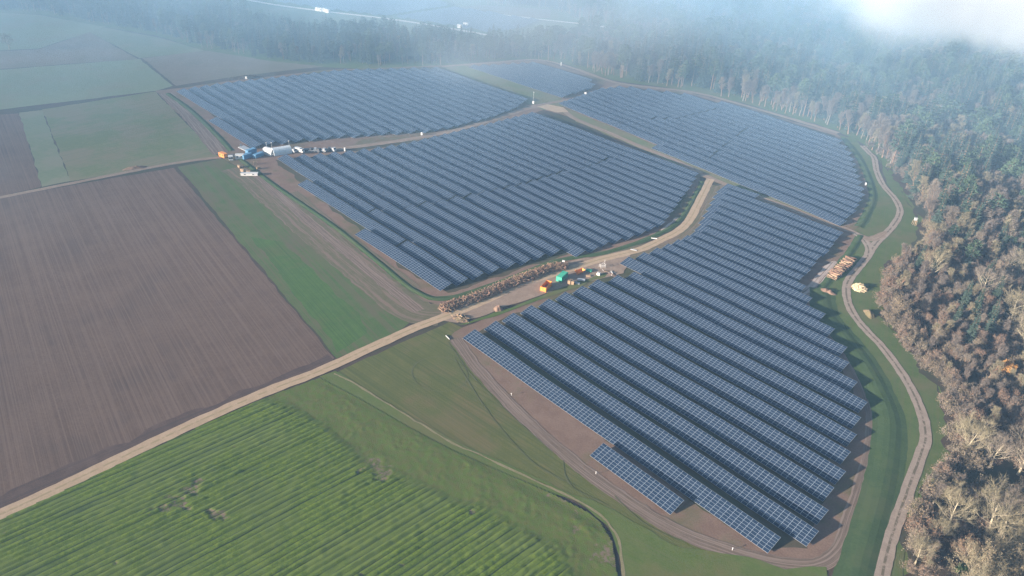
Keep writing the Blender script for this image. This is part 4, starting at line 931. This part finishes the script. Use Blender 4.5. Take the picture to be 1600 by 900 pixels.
# brush heap: a long windrow of grubbed roots and branches
def windrow():
    P = smooth_line([Vector(G(*q)) for q in [(688,486),(715,476),(760,460),(800,443),(835,430),(862,420),(885,418)]], 10)
    rg = random.Random(8); base = MB(); nr = 13; vs = []
    for i, p in enumerate(P):
        d = (P[min(i+1, len(P)-1)]-P[max(i-1, 0)]).normalized(); nn = Vector((-d.y, d.x, 0)); e = min(1, min(i, len(P)-1-i)/4+.25)
        for j in range(nr):
            t = j/(nr-1)*2-1; z = 1.5*e*(1-t*t)**.8*(1+.5*noise.noise(Vector((p.x*.4+t*2, p.y*.4, 2)))); q = p+nn*t*3.0*e; vs.append((q.x, q.y, z))
    fs = [(i*nr+j, i*nr+j+1, (i+1)*nr+j+1, (i+1)*nr+j) for i in range(len(P)-1) for j in range(nr-1)]
    base.add(vs, fs); o = base.build('brush_heap', [WOODD], None, (0,0,.05)); tag(o, 'long heap of grubbed roots and branches along the dirt road', 'brush heap')
    for nm, m, N_, lo, hi in (('branches', WOODD, 900, .04, .10), ('pale_branches', WOOD, 330, .04, .09), ('root_stumps', RUSTM, 260, .10, .22)):
        s = MB()
        for _ in range(N_):
            i = rg.randrange(1, len(P)-1); p = P[i].lerp(P[i+1], rg.random()); d = (P[i+1]-P[i-1]).normalized(); nn = Vector((-d.y, d.x, 0)); e = min(1, min(i, len(P)-1-i)/4+.25); t = rg.uniform(-1, 1)
            q = p+nn*t*3.1*e; q.z = 1.5*e*(1-t*t)**.8+rg.uniform(-.1,.4); v = Vector((rg.gauss(0,1), rg.gauss(0,1), rg.gauss(0,.8))).normalized()*rg.uniform(.5,1.6)
            s.bar(q-v, q+v, rg.uniform(lo, hi), n=4)
        s.build(nm, m, o)
windrow()
# log pile: every log a thing of its own
def log_mesh(L, r, seed):
    m = MB(); n = 9; m.bar((-L/2,0,0), (L/2,0,0), r, r*.85, n=n); me = m.mesh('log', [[WOODD, RUSTM, WOOD, WOODD][seed], CUT]); me.polygons.foreach_set('material_index', [0]*n+[1,1]); return me
A = G(1298, 436); B = G(1332, 404); ax = (B-A); Ln = ax.length; ax.normalize(); nn = Vector((-ax.y, ax.x, 0)); lh = math.atan2(nn.y, nn.x)
LM = [log_mesh(rgl, rr, k_) for k_, (rgl, rr) in enumerate(((3.1, .22), (3.6, .27), (2.6, .19), (3.9, .30)))]
rg = random.Random(4); row = 0; nlog = 0; z = .3
while row < 4:
    s = row*.8+rg.random()
    while s < Ln-row*.8:
        o = link('log', LM[rg.randrange(4)], None, tuple(A+ax*s+nn*rg.uniform(-1.2,1.2)+Vector((0,0,z+rg.uniform(-.12,.25))))); o.rotation_euler = (rg.uniform(0,6), rg.uniform(-.06,.06), lh+rg.uniform(-.4,.4)); nlog += 1
        tag(o, 'felled log with pale cut ends in the long pile left of the gravel track', 'log', 'logs of the long pile'); s += rg.uniform(.38,.62)
    row += 1; z += .42
# white sheeting, markers and other litter
def slab(name, px, head, sx, sy, sz, m, label, cat, group=None):
    g = G(*px); b = MB(); c, s = math.cos(head), math.sin(head)
    b.box(-sx/2, sx/2, -sy/2, sy/2, 0, sz); n = 3
    for i in range(n): b.box(-sx/2+.1, sx/2-.1, -sy/2+sy*(i+.3)/n, -sy/2+sy*(i+.6)/n, sz, sz+.04)
    o = b.build(name, m, None, (g.x, g.y, .45)); o.rotation_euler.z = head; o.location.z = .06; return tag(o, label, cat, group)
slab('module_crate', (908, 438), .6, 3.4, 1.6, .5, P_GREY, 'flat grey stack of boards on the yard turf below the orange skip', 'boards')
slab('module_crate', (902, 443), .5, 2.2, 1.4, .35, P_GREY, 'smaller flat grey stack just right of the pallets', 'boards')
slab('module_crate', (919, 432), .9, 2.0, 1.2, .5, WOOD, 'flat pale timber stack on the grass near the white tank', 'boards')
slab('tarp_bundle', (920, 424), .4, 2.6, 1.6, .8, P_GREEN, 'dark green covered bundle right of the orange skip', 'bundle')
slab('kerb_rail', (699.5, 528), heading((696, 524), (703, 531)), 3.0, .15, .35, P_GREY, 'short pale rail at the lower left corner of the near array', 'rail')
slab('sheet_stack', (990, 391), .5, 3.0, .8, .3, P_GREY, 'small grey stack beside the dirt road near the bend', 'boards')
slab('board', (1022, 373), .7, 3.0, .6, .3, P_WHITE, 'white board lying beside the bank near the road bend', 'boards')
for i, px_ in enumerate([(931, 741), (1144, 860), (799, 618)]):
    g = G(*px_); r = empty('marker_post', (g.x, g.y, 0), 0, ['white marker post beside the wheel ruts left of the short detached row', 'white marker post at the bottom bend of the wheel ruts', 'white marker post by the ruts halfway along the front row'][i], 'marker', 'white marker posts along the array edge')
    b = MB(); b.bar((0,0,-.2), (0,0,.9), .07, n=6); b.build('post', P_WHITE, r); b = MB(); b.box(-.14,.14,-.14,.14,.9,1.05); b.build('cap', P_WHITE, r)

# ------------------------------------------------------------------ drifting mist, and haze
def box_mesh(name, lo, hi):
    m = MB(); m.box(lo[0], hi[0], lo[1], hi[1], lo[2], hi[2]); me = bpy.data.meshes.new(name); me.from_pydata(m.v, [], m.f); me.update(); return me
def mist(name, lo, hi, dens, scale, thr, label, col=(.64,.74,.86,1), tilt=(1,1,1)):
    m = bpy.data.materials.new(name); m.use_nodes = True; t = m.node_tree; t.nodes.remove(t.nodes['Principled BSDF'])
    s = NT.__new__(NT); s.m = m; s.t = t
    v = s.n('ShaderNodeVolumePrincipled'); v.inputs['Color'].default_value = col; v.inputs['Anisotropy'].default_value = -.15
    tc = s.n('ShaderNodeTexCoord'); sx = s.n('ShaderNodeSeparateXYZ'); t.links.new(tc.outputs['Generated'], sx.inputs[0])
    f = None
    for k in range(3):
        d = s.math('ABSOLUTE', s.math('SUBTRACT', sx.outputs[k], .5)); q = s.math('SUBTRACT', 1.0, s.ramp(d, .12, .5)); f = q if f is None else s.math('MULTIPLY', f, q)
    nz = s.noise(tc.outputs['Object'], scale, 4, .6, .3)
    k = s.math('SUBTRACT', s.math('ADD', s.math('MULTIPLY', f, .75), nz), thr, clamp=True)
    s.put(v.inputs['Density'], s.math('MULTIPLY', k, dens)); t.links.new(v.outputs[0], t.nodes['Material Output'].inputs['Volume'])
    c = [(a+b)/2 for a, b in zip(lo, hi)]; h = [(b-a)/2 for a, b in zip(lo, hi)]
    o = link(name, box_mesh(name, [-x for x in h], h), None, c); o.data.materials.append(m); return tag(o, label, 'mist', kind='stuff')
def mist_at(name, px, z, size, *a, **k):
    g = G(px[0], px[1], z); return mist(name, [g[i]-size[i]/2 for i in range(3)], [g[i]+size[i]/2 for i in range(3)], *a, **k)
vm_ = mist('valley_mist', (-2500,-950,.4), (700,2750,150), .0, .004, .5, 'thin bluish mist lying over the far fields and woods', (.40,.69,1,1))
def valley_density(o):
    m = o.data.materials[0]; t = m.node_tree; s = NT.__new__(NT); s.m = m; s.t = t
    v = [n for n in t.nodes if n.type == 'PRINCIPLED_VOLUME'][0]; p = s.pos(); sx = s.n('ShaderNodeSeparateXYZ'); t.links.new(p, sx.inputs[0])
    ln = s.n('ShaderNodeVectorMath', operation='LENGTH'); t.links.new(p, ln.inputs[0])
    r = s.ramp(ln.outputs['Value'], 250.0, 950.0); top = s.math('SUBTRACT', 1.0, s.ramp(sx.outputs[2], 60.0, 148.0))
    nz = s.math('MULTIPLY', s.ramp(s.noise(p, .007, 4, .6), .30, .70), 2.0)
    s.put(v.inputs['Density'], s.math('MULTIPLY', s.math('MULTIPLY', s.math('MULTIPLY', r, top), nz), .0019))
valley_density(vm_)
vm_.data.materials[0].cycles.volume_step_rate = .3
mist_at('mist_bank', (1640, -5), 95, (360, 360, 90), .030, .020, .72, 'dense white bank of fog drifting over the wood at the upper right')
mist_at('mist_wisp', (850, 30), 45, (420, 420, 80), .0020, .014, .70, 'thin pale veil of fog over the distant field and road')
mist_at('mist_wisp', (735, 95), 20, (140, 140, 45), .0040, .03, .75, 'small wisp of fog over the top corner of the far left array')

# ------------------------------------------------------------------ haze
hm = bpy.data.materials.new('haze_air'); hm.use_nodes = True; t = hm.node_tree; t.nodes.remove(t.nodes['Principled BSDF'])
pv = t.nodes.new('ShaderNodeVolumePrincipled'); pv.inputs['Color'].default_value = (.33,.61,1,1); pv.inputs['Density'].default_value = .00022; pv.inputs['Anisotropy'].default_value = 0
t.links.new(pv.outputs[0], t.nodes['Material Output'].inputs['Volume'])
hb = box_mesh('haze', (-2700,-1000,-1), (1000,2900,166)); hb.materials.append(hm); tag(link('haze', hb), 'thin blue morning haze over the whole valley', 'haze', kind='stuff')
